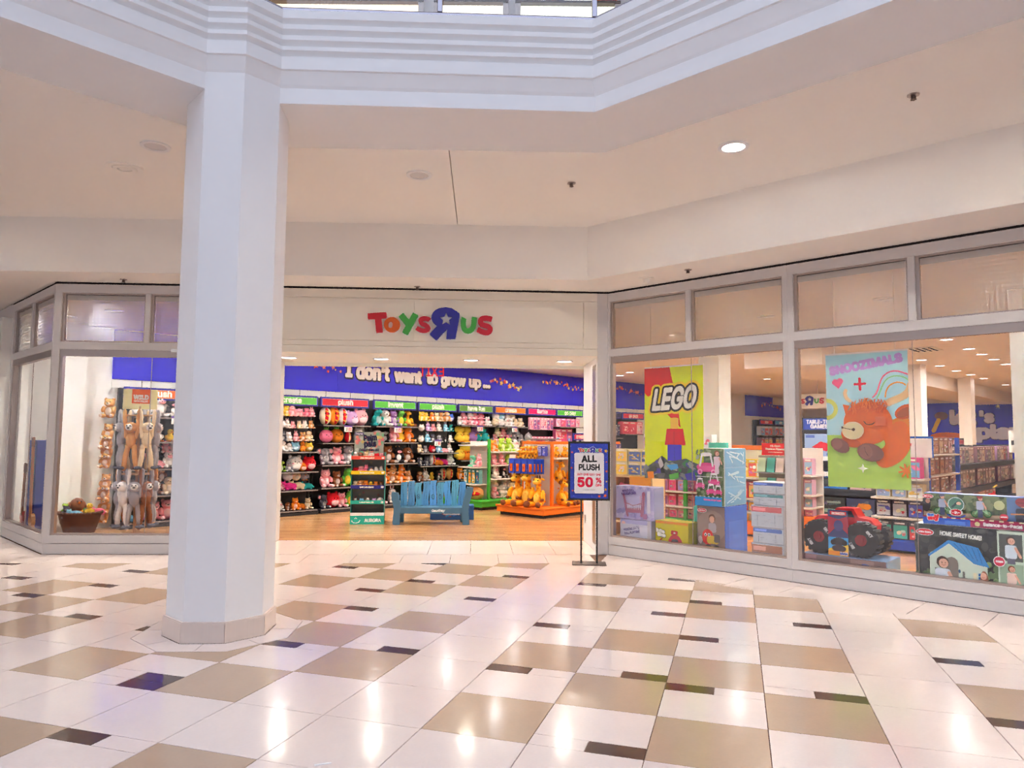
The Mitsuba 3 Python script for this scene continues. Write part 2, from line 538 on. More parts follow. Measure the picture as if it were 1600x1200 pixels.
prof = [(-0.30, 4.44), (0, 4.44), (0, 4.575), (0.012, 4.60), (0.05, 4.705), (0.062, 4.714), (0.062, 4.822), (0.035, 4.830)]
for z0, z1, z2 in ((4.830, 4.880, 4.912), (4.919, 4.972, 5.010), (5.016, 5.068, 5.110)):
    prof += [(0.022, z0 + .006), (0.026, z0 + .02), (0.06, z1 - .006), (0.066, z1), (0.066, z2), (0.045, z2 + .004)]
prof += [(0.022, 5.118), (0.026, 5.13), (0.06, 5.158), (0.066, 5.164), (0.066, 5.237), (-0.30, 5.237)]
struct('trim_1', sweep(path_out, prof), 'white_paint', label='white stepped moulding along the balcony edge')
soffit = np.array([[*p, 4.44] for p in path_out] + [[*p, 4.352] for p in path_in])
n_ = len(path_out)
sf = np.array([[k, k + 1, n_ + k + 1, n_ + k] for k in range(n_ - 1)])
soffit_m = trimesh.Trimesh(soffit, np.vstack([sf[:, [0, 1, 2]], sf[:, [0, 2, 3]]]), process=False)
struct('ceiling_beam', soffit_m, 'white_paint', label='underside of the balcony edge beam')
step_path = [np.array([-16.5, 8.60]), np.array([-6.318, 8.937]), np.array([-2.887, 9.065]), np.array([0.965, 9.185]), np.array([0.965, 9.185]) + BR * 9.5]
ceil_poly = Polygon([P2(p) for p in path_in] + [P2(p) for p in step_path[::-1]])
seam = LineString([(-0.62, 6.6), (-0.73, 9.3)]).buffer(0.004)
struct('ceiling', prism(ceil_poly.difference(seam), 4.35, 4.42), 'ceiling_paint', label='flat warm white ceiling over the walkway')
struct('ceiling_void', prism(ceil_poly.buffer(0.02), 4.44, 4.46), 'black_gap', label='dark void above the ceiling seam')  # black sheet added above the ceiling so the seam reads dark
struct('ceiling_step', sweep(step_path, [(0, 3.65), (0, 4.36)]), 'ceiling_paint', label='vertical step of the ceiling above the shop front')
low = Polygon([P2(p) for p in step_path] + [P2(uv(GU + .1, 3.2)), P2(uv(GU + .1, -6.0)), P2(cs(7.6, .1)), P2(cs(0.1, .1)), P2(uv(2.74, -16.5)), (-16.5, 13.5)])
struct('ceiling_lower', prism(low, 3.672, 3.70), 'ceiling_paint', label='lower ceiling strip along the shop front')
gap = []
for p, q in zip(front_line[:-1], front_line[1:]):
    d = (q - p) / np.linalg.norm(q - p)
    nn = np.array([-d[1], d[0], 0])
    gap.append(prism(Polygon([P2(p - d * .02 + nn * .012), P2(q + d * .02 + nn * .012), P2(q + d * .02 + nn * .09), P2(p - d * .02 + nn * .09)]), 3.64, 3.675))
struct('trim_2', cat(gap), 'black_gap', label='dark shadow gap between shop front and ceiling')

# round ceiling fittings
for x, y, r, lit, lab in ((2.059, 6.552, .105, 1, 'lit round downlight in the ceiling right of the column'), (-0.994, 7.353, .10, 0, 'unlit recessed downlight in the ceiling above the entrance'),
                          (-3.417, 6.656, .10, 0, 'unlit recessed downlight in the ceiling left of the column'), (5.0, 4.0, .105, 1, 'lit round downlight far along the ceiling'), (4.9, 5.9, .105, 1, 'unseen lit downlight beyond the right edge, lighting the window front'), (-7.4, 6.9, .105, 1, 'lit round downlight far along the left ceiling')):  # lit ones after the first are unseen; the left one is added fill
    t = thing('downlight', lab, 'light', 'ceiling downlights of the mall')
    ringm = trimesh.creation.annulus(r, r + .035, .012, sections=32)
    put('trim_ring', at(ringm, (x, y, 4.344)), 'white_paint', parent=t)
    can = trimesh.creation.cylinder(radius=r, height=.004, sections=32)
    can.apply_translation([x, y, 4.3465])
    if lit:
        lamp('lamp_lens', t, at(trimesh.creation.cylinder(radius=r, height=.003, sections=32), (x, y, 4.345)), MALL_LAMP)
    else:
        put('lamp_lens', can, 'frame_paint', parent=t)
t = thing('ceiling_speaker', 'round white ceiling diffuser beside the unlit downlight left of the column', 'ceiling diffuser')
for r, rr, z in ((.185, .12, 4.343), (.12, .07, 4.338), (.06, .0, 4.341)):
    put('ring', at(trimesh.creation.annulus(max(rr, .002), r - .008, .014, sections=36), (-4.017, 7.226, z)), 'ceiling_paint', parent=t)
for i, (x, y, z, lab) in enumerate(((0.623, 7.561, 4.35, 'small brass sprinkler head in the high ceiling over the entrance'), (3.163, 5.507, 4.35, 'small sprinkler head in the high ceiling at the upper right'),
                                    (2.14, 8.649, 3.672, 'small sprinkler head in the low ceiling over the right-hand windows'), (-1.319, 9.783, 3.672, 'small sprinkler head in the low ceiling over the shop sign'),
                                    (-5.218, 9.491, 3.672, 'small sprinkler head in the low ceiling over the left window'))):
    t = thing('sprinkler', lab, 'sprinkler', 'ceiling sprinklers')
    put('rose', at(trimesh.creation.cylinder(radius=.045, height=.008, sections=20), (x, y, z - .004)), 'metal', parent=t)
    put('head', cat([at(trimesh.creation.cylinder(radius=.012, height=.03, sections=10), (x, y, z - .02)), at(trimesh.creation.cylinder(radius=.022, height=.004, sections=16), (x, y, z - .040)),
                     at(bx(-.018, -.013, -.004, .004, -.04, -.01), (x, y, z)), at(bx(.013, .018, -.004, .004, -.04, -.01), (x, y, z))]), 'stand_base', parent=t)
t = thing('smoke_detector', 'cream smoke detector on the low ceiling above the right-hand window', 'smoke detector')
put('mount', at(trimesh.creation.cylinder(radius=.095, height=.02, sections=28), (1.722, 9.133, 3.663)), 'ceiling_paint', parent=t)
put('sensor', at(cyl((0, 0, 0), (0, 0, -.045), .055, 24, .035), (1.722, 9.133, 3.652)), 'ceiling_paint', parent=t)

# upper floor, rail, far shops upstairs
upper = Polygon([P2(p) for p in offset_path(path_out, -0.02)] + [(14, 16), (-16.5, 16)])
struct('floor_upper', prism(upper, 5.10, 5.225), 'tile_white', label='upper gallery floor')
t = thing('balcony_rail', 'metal and glass railing along the edge of the upper gallery', 'railing')
seg = list(zip(path_out[:-1], path_out[1:]))
put('base_rail', sweep([p for p in path_out], [(-0.05, 5.237), (0.012, 5.237), (0.012, 5.285), (0.004, 5.296), (-0.05, 5.30)]), 'rail_metal', parent=t)
put('top_rail', sweep([p for p in path_out], [(-0.05, 6.25), (0.012, 6.25), (0.012, 6.30), (-0.05, 6.30)]), 'rail_metal', parent=t)
for i in (0, 3, 4):
    p, q = seg[i]
    L = np.linalg.norm(q - p)
    d = (q - p) / L
    nn = np.array([-d[1], d[0]])
    nseg = max(1, round(L / 1.4))
    for k in range(nseg):
        a, b_ = p + d * (L * k / nseg + .03) + nn * .02, p + d * (L * (k + 1) / nseg - .03) + nn * .02
        v = np.array([[*a, 5.30], [*b_, 5.30], [*b_, 6.25], [*a, 6.25]])
        put('glass_panel', trimesh.Trimesh(v, [[0, 1, 2], [0, 2, 3]], process=False), 'glass', parent=t)
        put('post', at(bx(-.022, .022, -.03, .015, 5.30, 6.25, .004), [*(p + d * (L * (k + 1) / nseg) + nn * .02), 0], math.degrees(math.atan2(d[1], d[0]))), 'rail_metal', parent=t)
YU = 10.25
struct('wall_upper', bx(-17, 15, YU, YU + .2, 5.22, 11), 'white_paint', label='upper gallery wall')
for i, (x0, x1, c) in enumerate(((-4.3, -1.35, (255, 226, 180)), (-1.2, -0.1, (250, 240, 206)), (0.0, 1.55, (238, 248, 216)))):
    t = thing('upper_shop', ('warm lit shop window upstairs on the left behind the railing', 'pale yellow lit shop window upstairs in the middle behind the railing', 'pale green lit shop window upstairs on the right behind the railing')[i], 'shop window')
    for q in ((x0, x1, 8.6, 8.8), (x0, x1, 5.22, 5.5), (x0, x0 + .08, 5.5, 8.6), (x1 - .08, x1, 5.5, 8.6)):
        put('frame', bx(q[0], q[1], YU - .12, YU, q[2], q[3]), 'frame_paint', parent=t)
    k = put('lit_pane', bx(x0 + .08, x1 - .08, YU - .05, YU - .02, 5.5, 8.6), 'lens', parent=t)
    scene[k]['emitter'] = {'type': 'area', 'radiance': {'type': 'rgb', 'value': [1.1 * x for x in rgb(c)]}}
    put('transom_bar', bx(x0, x1, YU - .14, YU - .05, 7.985, 8.02), 'stand_base', parent=t)
    rr_ = random.Random(i)
    for q in range(4):
        xx = x0 + .2 + (x1 - x0 - .5) * rr_.random()
        put('shelf_item', CM().add(bx(xx, xx + rr_.uniform(.1, .3), YU - .13, YU - .06, 8.02, 8.02 + rr_.uniform(.06, .2)), rgb(rr_.choice(((230, 110, 60), (150, 60, 50), (90, 90, 130), (240, 170, 120))))), 'vc_paint', parent=t)

# the rest of the atrium
struct('wall_back', bx(-17, 17, -13.2, -13, -.2, 11), 'white_paint', label='white wall of the atrium behind')
struct('wall_side_left', bx(-17.2, -17, -13.2, 14.4, -.2, 11), 'white_paint', label='white left wall of the atrium')
struct('wall_side_right', bx(17, 17.2, -13.2, -4.5, -.2, 11), 'white_paint', label='white right wall of the atrium')
struct('ceiling_atrium', cat([bx(-17, -15, -13, 14.4, 10.9, 11.0), bx(8, 17, -13, 14.4, 10.9, 11.0), bx(-15, 8, 3.6, 14.4, 10.9, 11.0), bx(-15, 8, -13, -9.5, 10.9, 11.0)]), 'white_paint', label='high white ceiling around the skylight')
t = thing('skylight', 'large glazed skylight in the roof of the atrium', 'skylight')  # out of view, sized to light column, floor and left ceiling
v = np.array([[-15, -9.5, 10.95], [8, -9.5, 10.95], [8, 3.6, 10.95], [-15, 3.6, 10.95]])
lamp('glazing', t, trimesh.Trimesh(v, [[0, 2, 1], [0, 3, 2]], process=False), SKYLIGHT)

for i, (axis, a0_, a1_, lab) in enumerate((('back', -15.5, -6, 'lit shop front across the atrium, left of three'), ('back', -5, 5, 'lit shop front across the atrium, middle of three'), ('back', 6, 15.5, 'lit shop front across the atrium, right of three'), ('left', -11, -2, 'lit shop front on the left wall of the atrium, behind the viewer'), ('left', -1, 9, 'lit shop front on the left wall of the atrium, beside the walkway'))):
    t = thing('lit_shop_front', lab, 'fill front', 'added fill fronts across the atrium')  # invented glowing front, added to brighten ceilings and facade
    place_ = (lambda m: at(m, (0, -12.985, 0), 0)) if axis == 'back' else (lambda m: at(m, (-16.985, 0, 0), 90))
    y0, y1 = (0.0, 0.10) if axis == 'back' else (-.10, 0.0)
    put('head', place_(bx(a0_, a1_, y0, y1, 3.3, 3.7)), 'frame_paint', parent=t)
    put('base', place_(bx(a0_, a1_, y0, y1, 0, .3)), 'frame_paint', parent=t)
    for q in np.linspace(a0_, a1_ - .1, 5):
        put('mullion', place_(bx(q, q + .1, y0, y1, .3, 3.3)), 'frame_paint', parent=t)
    k = put('lit_pane', place_(bx(a0_ + .05, a1_ - .05, .02 if axis == 'back' else -.05, .05 if axis == 'back' else -.02, .3, 3.3)), 'lens', parent=t)
    scene[k]['emitter'] = {'type': 'area', 'radiance': {'type': 'rgb', 'value': list(FILL_FRONTS)}}

# ================================================================== the shop fronts
def wavy(box, a, b_, z0, z1, cell=.044, amp=.011):
    """pressed glass: flat in front, a grid of small lenses behind"""
    to = {rbox: lambda x, y, z: uv(GU + y, x, z), lbox: lambda x, y, z: uv(2.642 + y, x, z), cbx: cs}[box]
    b_, z1 = a + cell * round((b_ - a) / cell), z0 + cell * round((z1 - z0) / cell)
    n, m_ = round((b_ - a) / cell) * 6, round((z1 - z0) / cell) * 6
    xs, zs_ = np.linspace(a, b_, n + 1), np.linspace(z0, z1, m_ + 1)
    vs, fs = [], []
    for side in (0, 1):
        for x in xs:
            for z in zs_:
                cap = lambda q: 1 - (2 * ((q / cell) % 1.0) - 1) ** 2
                y = .050 if side == 0 else .056 + amp * (cap(x - a) + cap(z - z0))
                vs.append(to(x, y, z))
    off = (n + 1) * (m_ + 1)
    flip = (np.cross(to(1, 0, 0) - to(0, 0, 0), np.array([0, 0, 1.0])) @ (to(0, 1, 0) - to(0, 0, 0))) > 0
    for i in range(n):
        for k in range(m_):
            q = [i * (m_ + 1) + k, (i + 1) * (m_ + 1) + k, (i + 1) * (m_ + 1) + k + 1, i * (m_ + 1) + k + 1]
            if flip:
                q = q[::-1]
            fs += [[q[0], q[1], q[2]], [q[0], q[2], q[3]]]
            r = [x + off for x in q[::-1]]
            fs += [[r[0], r[1], r[2]], [r[0], r[2], r[3]]]
    return trimesh.Trimesh(np.array(vs), np.array(fs), process=False)


def front(name, box, lo, hi, bays, label, sill=True):
    """a glazed front in the (along, depth, z) frame of box(); bays: [(glass0, glass1, [transom splits], [pane joints])]"""
    w = struct(name, label=label)
    fr = []
    z = lambda a, b_, y0, y1, z0, z1, m='frame_paint', nm='frame': put(nm, box(a, b_, y0, y1, z0, z1, .004), m, parent=w)
    z(lo, hi, 0.0, 0.12, 3.525, 3.645)
    z(lo, hi, 0.0, 0.12, 2.745, 2.850)
    z(lo, hi, 0.0, 0.12, 0.145, 0.250, nm='sill_board')
    z(lo, hi, 0.008, 0.12, 0.0, 0.140, nm='kick_board')
    edges = [lo] + [x for b_ in bays for x in b_[:2]] + [hi]
    for a, b_ in zip(edges[::2], edges[1::2]):
        if b_ - a > .004:
            z(a, b_, 0.0, 0.12, 0.14, 3.53, nm='post')
    for g0, g1, tr, joints in bays:
        for a in tr:
            z(a - .035, a + .035, 0.0, 0.12, 2.85, 3.525, nm='mullion')
        ts = [g0] + [x for a in tr for x in (a - .035, a + .035)] + [g1]
        for a, b_ in zip(ts[::2], ts[1::2]):
            put('transom_pane', wavy(box, a + .03, b_ - .015, 2.866, 3.508), 'wavy_glass', smooth=True, parent=w)
            for q in ((a, b_, 3.505, 3.525), (a, b_, 2.85, 2.868)):
                put('bead', box(q[0], q[1], .03, .09, q[2], q[3]), 'metal', parent=w)
            for q in ((a, a + .035), (b_ - .02, b_)):
                put('bead', box(q[0], q[1], .03, .09, 2.868, 3.505), 'metal', parent=w)
        put('head_rail', box(g0, g1, .015, .09, 2.655, 2.745), 'metal', parent=w)
        put('sill_rail', box(g0, g1, .02, .09, 0.25, 0.272), 'metal', parent=w)
        for q in ((g0, g0 + .04), (g1 - .015, g1)):
            put('side_rail', box(q[0], q[1], .02, .09, 0.272, 2.655), 'metal', parent=w)
        js = [g0 + .04] + [x for a in joints for x in (a - .003, a + .003)] + [g1 - .015]
        for a, b_ in zip(js[::2], js[1::2]):
            m = box(a, b_, .050, .060, 0.272, 2.655)
            sel = m.face_normals @ (U if box is rbox else (CY if box is cbx else -U)) < -.9
            put('pane', trimesh.Trimesh(m.vertices, m.faces[sel], process=False), 'glass', parent=w)
        for a in joints:
            put('joint', box(a - .0025, a + .0025, .049, .061, 0.272, 2.655), 'metal', parent=w)
    return w


def rbox(a, b_, y0, y1, z0, z1, bev=0.0):
    return uvbx(GU + y0, GU + y1, a, b_, z0, z1, bev)


def lbox(a, b_, y0, y1, z0, z1, bev=0.0):
    return uvbx(2.642 + y0, 2.642 + y1, a, b_, z0, z1, bev)


front('window_1', cbx, 0.0, 2.72, [(0.09, 2.50, [1.235], [1.30])], 'left shop window with white frame, wavy transom glass and clear panes')
front('window_2', rbox, -6.0, -3.43, [(-5.965, -3.49, [-4.73], [-4.716])], 'first right-hand shop window with white frame and wavy transom glass')
front('window_3', rbox, -3.43, -0.82, [(-3.362, -0.88, [-2.12], [-2.145])], 'second right-hand shop window with white frame and wavy transom glass')
front('window_4', rbox, -0.82, 1.8, [(-0.75, 1.7, [0.5], [0.5])], 'third right-hand shop window running out of view')
front('window_5', lbox, -13.70, -11.20, [(-13.50, -11.26, [-12.40], [-12.40])], 'side window of the left bay turning away from the walkway')
struct('wall_front_left', lbox(-16.5, -13.70, 0, .15, 0, 3.66), 'frame_paint', label='plain white wall left of the left bay')
struct('wall_far_left', bx(-17, -9.6, 13.9, 14.1, 0, 5.2), 'white_paint', label='white wall at the far left of the walkway')
struct('wall_front_right', rbox(1.8, 15.8, 0, .15, 0, 3.645), 'frame_paint', label='plain wall beyond the right-hand windows')
# entrance: corner post, jambs, band, soffit
struct('door_1', label='wide open shop entrance with white jambs and soffit')
put('jamb', cat([cbx(7.44, 7.578, 0.0, 0.12, 0, 3.645, .004), prism(Polygon([P2(cs(7.565, 0.0)), P2(cs(7.585, 0.0)), P2(uv(GU, -6.0)), P2(uv(GU + .1, -6.0)), P2(cs(7.5, .12))]), 0, 3.645)]), 'frame_paint', parent='door_1')
put('jamb', cbx(2.60, 2.74, 0.0, 1.40, 0, 2.75, .004), 'frame_paint', parent='door_1')
put('jamb_return', cbx(7.455, 7.53, 0.12, 1.40, 0, 2.75, .004), 'white_paint', parent='door_1')
put('door_pocket', cbx(7.449, 7.456, 0.25, 0.50, 0.10, 2.66), 'metal', parent='door_1')
put('hinge', cbx(7.440, 7.455, 1.15, 1.19, 0.30, 0.42), 'metal', parent='door_1')
put('soffit', cbx(2.60, 7.53, 0.10, 1.45, 2.75, 2.80), 'shop_wall', parent='door_1')
put('soffit_edge', cbx(2.60, 7.53, 1.40, 1.50, 2.70, 3.50), 'shop_wall', parent='door_1')
band = struct('wall_front', cbx(2.60, 7.46, 0.03, 0.10, 2.75, 3.645), 'band_paint', label='cream band over the entrance carrying the shop sign')
put('rail', cbx(2.72, 7.44, 0.0, 0.05, 3.525, 3.645, .004), 'band_paint', parent=band)
put('rail', cbx(2.72, 7.44, 0.0, 0.05, 2.75, 2.85, .004), 'band_paint', parent=band)
put('rail', cbx(2.72, 7.24, 0.012, 0.05, 2.853, 2.925, .004), 'band_paint', parent=band)
put('stile', cbx(7.245, 7.44, 0.0, 0.05, 2.853, 3.522, .004), 'band_paint', parent=band)
put('panel', cbx(2.72, 4.86, 0.02, 0.05, 2.930, 3.520, .003), 'band_paint', parent=band)
put('panel', cbx(4.863, 7.24, 0.02, 0.05, 2.930, 3.520, .003), 'band_paint', parent=band)
for i, (s, lab) in enumerate(((2.98, 'leftmost'), (4.33, 'second from left'), (5.66, 'third from left'), (7.06, 'rightmost'))):
    t = thing('entrance_downlight', f'bright round downlight in the entrance soffit, {lab}', 'light', 'downlights over the entrance')
    p = cs(s, 0.70)
    put('trim_ring', at(trimesh.creation.annulus(.10, .125, .01, sections=28), (p[0], p[1], 2.747)), 'chrome', parent=t)
    lamp('lamp_lens', t, at(trimesh.creation.cylinder(radius=.10, height=.003, sections=28), (p[0], p[1], 2.7475)), DOOR_LAMP)
# exit sign hung in the doorway, read from inside
t = thing('exit_sign', 'red exit sign lettering on a clear hanging panel in the entrance', 'exit sign')
xp = cs(5.02, 1.62) + np.array([0, 0, .10])
v = np.array([[-.17, 0, 2.44], [.17, 0, 2.44], [.17, 0, 2.66], [-.17, 0, 2.66]])
put('clear_panel', at(trimesh.Trimesh(v, [[0, 1, 2], [0, 2, 3]], process=False), xp, 2.82), 'clear_plastic', parent=t)
xt = affinity.scale(tpoly('EXIT', .15), -1.0, 1.0, origin=(0, 0))
b_ = xt.bounds
put('lettering', CM().add(at(upright(affinity.translate(affinity.scale(xt, 0.85, 1, origin=(0, 0)), -.85 * (b_[0] + b_[2]) / 2, 2.475), .004, .010), xp, 2.82), rgb(235, 20, 60)), 'vc_paint', parent=t)
for hx in (-.15, .145):
    put('hanger', at(bx(hx, hx + .005, 0, .005, 2.66, 3.33), xp, 2.82), 'metal', parent=t)

# shop sign letters
def stroke(pts, w, sm=0.0):
    return LineString(pts).buffer(w / 2, 6, cap_style=2, join_style=1).buffer(-w * .12).buffer(w * .12, 4)


def smoothed(pts, n=24):
    from scipy.interpolate import splprep, splev
    tck, _ = splprep(np.array(pts, float).T, s=0, k=min(3, len(pts) - 1))
    return np.stack(splev(np.linspace(0, 1, n), tck), 1)


SIGN = [
    (union_all([stroke([(162, 222), (348, 207)], 60), stroke([(262, 215), (282, 385)], 64)]), (192, 30, 45)),
    (affinity.rotate(affinity.scale(Point(405, 303).buffer(1, 16), 81, 77), 0).difference(affinity.scale(Point(390, 304).buffer(1, 12), 22, 33)), (214, 92, 22)),
    (union_all([stroke([(492, 200), (575, 300)], 62), stroke([(640, 190), (535, 392)], 62)]), (62, 160, 60)),
    (stroke(smoothed([(780, 250), (735, 234), (692, 250), (700, 282), (745, 305), (768, 335), (735, 357), (690, 352), (650, 330)]), 46), (192, 30, 45)),
    (union_all([affinity.scale(Point(935, 222).buffer(1, 20), 137, 104), Polygon([(935, 120), (1000, 130), (1076, 178), (1076, 215), (1038, 432), (955, 436), (962, 330), (930, 300)]).buffer(4), stroke([(935, 290), (815, 425)], 96)])
     .difference(star(945, -238, 68).buffer(0) if False else affinity.scale(star(945, 238, 70, rot=math.pi), 1, 1)), (40, 38, 140)),
    (stroke(smoothed([(1128, 222), (1122, 310), (1150, 352), (1195, 345), (1222, 300), (1232, 212)]), 52), (62, 160, 60)),
    (stroke(smoothed([(1408, 232), (1350, 220), (1297, 238), (1295, 272), (1350, 298), (1392, 330), (1375, 362), (1325, 364), (1262, 335)]), 52), (192, 30, 45))]


def sign_outlines(scale, x0, z0):
    """the seven letters, in metres, top left of the first at x0, z0"""
    return [(affinity.translate(affinity.scale(p, scale, -scale, origin=(160, 178)), x0 - 160, z0 - 178), c) for p, c in SIGN]


t = thing('shop_sign', 'multicoloured raised letters of the shop name on the cream band over the entrance', 'sign')
for p, c in sign_outlines(1 / 724, 4.226, 3.321):
    for g in getattr(p, 'geoms', [p]):
        k = put('letter', CM().add(at(upright(g, -.035, .010), A0, WF), rgb(c)), 'vc_plastic', parent=t)
        put('white_edge', at(upright(Polygon(g.buffer(.012, 4).exterior), .006, .020), A0, WF), 'shop_wall', parent=k)
ORD = ['first', 'second', 'third', 'fourth', 'fifth', 'sixth', 'seventh', 'eighth', 'ninth', 'tenth', 'eleventh', 'twelfth']
# ================================================================== the shop: shell
VW, UE = -13.60, 34.0
shop_plan = Polygon([P2(uv(2.70, VW)), P2(uv(2.70, -11.2)), P2(cs(.05, .06)), P2(cs(2.66, .06)), P2(cs(2.66, 1.335)), P2(cs(7.50, 1.335)), P2(cs(7.50, .10)), P2(uv(GU + .06, -6.0)), P2(uv(GU + .06, 3.0)), P2(uv(UE, 3.0)), P2(uv(UE, VW))])
struct('floor_shop', prism(shop_plan, -0.10, 0.0), 'wood_floor', label='warm wood plank floor of the shop')
struct('ceiling_shop', prism(shop_plan, 3.43, 3.50), 'shop_ceiling', label='pale ceiling of the shop')
wl = struct('wall_left', uvbx(2.5, UE, VW - .15, VW, 0, 3.43), 'shop_wall', label='long shop wall with a blue graphic band above the shelving')
struct('wall_rear', uvbx(UE, UE + .15, VW, 3.0, 0, 3.43), 'shop_wall', label='far rear wall of the shop with a large blue mural')
struct('wall_right', uvbx(GU, UE, 3.0, 3.15, 0, 3.43), 'shop_wall', label='right-hand wall of the shop')
BAND = VW + .035
for u0, u1 in ((4.12, 5.9), (5.9, 8.6), (8.6, 11.3), (11.3, 14.0), (14.0, 16.7), (16.7, 19.4), (19.4, 22.1), (22.1, 24.6), (28.0, 30.6), (30.6, 33.3)):
    put('graphic_panel', uvbx(u0 + .002, u1 - .002, VW, BAND, 2.55, 3.41 if u1 < 31 else 3.1), 'blue_band', parent=wl)
put('soffit_strip', uvbx(4.12, 33.3, VW, VW + .02, 2.40, 2.55), 'shop_wall', parent=wl)
for i in range(30):
    put('strip_joint', uvbx(4.6 + .62 * i, 4.612 + .62 * i, VW + .02, VW + .024, 2.40, 2.55), 'shelf_edge', parent=wl)


def wall_tf(u, v, z=0.0, deg=W1):
    return TF(uv(u, v, z), deg)


def words(parent, frame, items, col, edge, depth=.02):
    for w_, x, z, h, width in items:
        p = tpoly(w_, h).buffer(.075 * h, 3).buffer(.03 * h).buffer(-.03 * h)
        a, b_, c_, d_ = p.bounds
        p = affinity.translate(affinity.scale(p, width / (c_ - a), 1, origin=(a, 0)), x - a, z)
        m = CM()
        for g in getattr(p, 'geoms', [p]):
            m.add(upright(g, -depth, 0), col)
        for g in getattr(p.buffer(.03 * h + .012), 'geoms', [p.buffer(.03 * h + .012)]):
            m.add(upright(affinity.translate(g, .012, -.016), -depth * .45, 0), edge)
        put('lettering', m, 'vc_paint', tf=frame, parent=parent)


words(wl, wall_tf(0, BAND), [('I', 8.78, 2.915, .30, .19), ("don't", 9.06, 2.895, .30, .92), ('want', 10.10, 2.885, .27, .83), ('to', 11.06, 2.90, .26, .38), ('grow', 11.53, 2.89, .24, .84), ('up', 12.47, 2.89, .24, .44), ('...', 12.97, 2.90, .26, .28)],
      rgb(250, 244, 238), rgb(30, 25, 60))
rnd = random.Random(5)
for x0, x1, zc, n, amp in ((7.2, 8.7, 3.13, 16, .14), (13.25, 14.5, 3.02, 15, .11), (15.35, 17.3, 3.13, 22, .12), (18.6, 20.4, 3.14, 18, .10), (29.4, 31.6, 3.05, 14, .14)):
    m = CM()
    for i in range(n):
        t_ = (i + rnd.random() * .7) / n
        r = rnd.choice((.025, .04, .055, .08))
        p = star(x0 + (x1 - x0) * t_, zc + amp * math.sin(t_ * 5.5) * .7 + rnd.uniform(-amp, amp) * .5, r, rnd.uniform(-.4, .4), .48)
        m.add(upright(p, -.008, 0), rgb(rnd.choice(((240, 90, 70), (245, 130, 70), (250, 205, 110), (240, 150, 150), (250, 225, 150)))))
    put('star_print', m, 'vc_paint', tf=wall_tf(0, BAND), parent=wl)
# white boxed pier and column at the left end of that wall
struct('column_2', uvbx(2.75, 3.66, VW, VW + .25, 0, 3.43), 'shop_wall', label='white boxed pier inside the left shop window')
# other piers
struct('column_3', uvbx(11.8, 12.25, -6.62, -6.22, 0, 3.43), 'shop_wall', label='white square column behind the first right-hand window')
struct('column_4', uvbx(10.3, 10.8, -1.63, -1.1, 0, 3.43), 'shop_wall', label='cream square column at the right edge of the second right-hand window')
struct('column_5', uvbx(19.0, 19.5, -5.25, -4.80, 0, 3.43), 'shop_ceiling', label='grey column under the bulkhead deep in the shop')
struct('column_6', uvbx(24.1, 24.6, -5.12, -4.80, 0, 3.43), 'shop_ceiling', label='second grey column under the bulkhead deep in the shop')
struct('ceiling_bulkhead', uvbx(14.0, UE, -6.8, -5.22, 3.05, 3.43), 'shop_ceiling', label='dropped bulkhead along the shop ceiling')
wr = struct('mural_1', uvbx(UE - .04, UE, -10.2, -4.6, 0.9, 3.15), 'blue_band', label='blue mural reading lets play on the far rear wall')
mf = TF(uv(UE - .04, 0), WR)
words(wr, mf, [('let', -7.55, 2.30, .52, .95), ("'s", -6.50, 2.36, .42, .52), ('play', -6.62, 1.72, .50, 1.62)], rgb(225, 228, 250), rgb(40, 35, 130))
m = Print(None, y=0)
m.clip = None
m.oval(-7.85, 2.62, .25, .17, rgb(110, 50, 45)).line([(-8.15, 2.0), (-7.95, 2.45)], .16, rgb(245, 205, 30)).oval(-7.65, 1.78, .62, .16, rgb(240, 125, 40)).add(star(-5.85, 2.98, .10), rgb(250, 245, 200))
m.y = -.003
put('paddle_print', m.cm(), 'vc_paint', tf=mf, parent=wr)

# shop lamps; the later ones are out of view, lighting shelves and windows
n_l = 0
for u, v in ((14.65, -3.26), (16.42, -3.27), (17.62, -3.28), (18.9, -3.29), (20.3, -3.3), (18.07, -4.53), (19.74, -4.55), (21.45, -4.57), (22.95, -4.55), (24.6, -4.56), (27.8, -4.56), (14.46, -6.92), (16.44, -7.42), (13.24, -6.67),
             (16.62, -11.45), (17.3, -12.27), (21.06, -9.5), (8.6, -12.0), (10.6, -12.1), (12.6, -12.0), (14.6, -12.1), (4.9, -12.2), (6.7, -12.2), (9.6, -9.6), (11.6, -9.4), (10.2, -4.6), (9.9, -2.9), (10.0, -1.0), (12.2, -4.3), (12.4, -2.0), (3.5, -11.6), (3.2, -12.75), (26.0, -9.5), (30, -8)):
    n_l += 1
    rw_ = ('in the ceiling row nearest the cream column' if -3.4 < v < -3.2 else 'in the ceiling row beside the bulkhead' if -4.6 < v < -4.5 else 'over the wall of soft toy shelving' if v < -11.9 else 'inside the front windows' if u < 10.3 or (u < 13 and v > -5) else 'in the middle of the shop ceiling')
    rows_ = globals().setdefault('lamp_rows', {})
    rows_[rw_] = rows_.get(rw_, 0) + 1
    t = thing('shop_downlight', f'round recessed downlight {rw_}, {ORD[rows_[rw_] - 1]} from the front', 'light', 'downlights of the shop ceiling')
    p = uv(u, v)
    put('trim_ring', at(trimesh.creation.annulus(.095, .125, .012, sections=24), (p[0], p[1], 3.424)), 'white_paint', parent=t)
    lamp('lamp_lens', t, at(trimesh.creation.cylinder(radius=.095, height=.003, sections=24), (p[0], p[1], 3.426)), SHOP_LAMP)
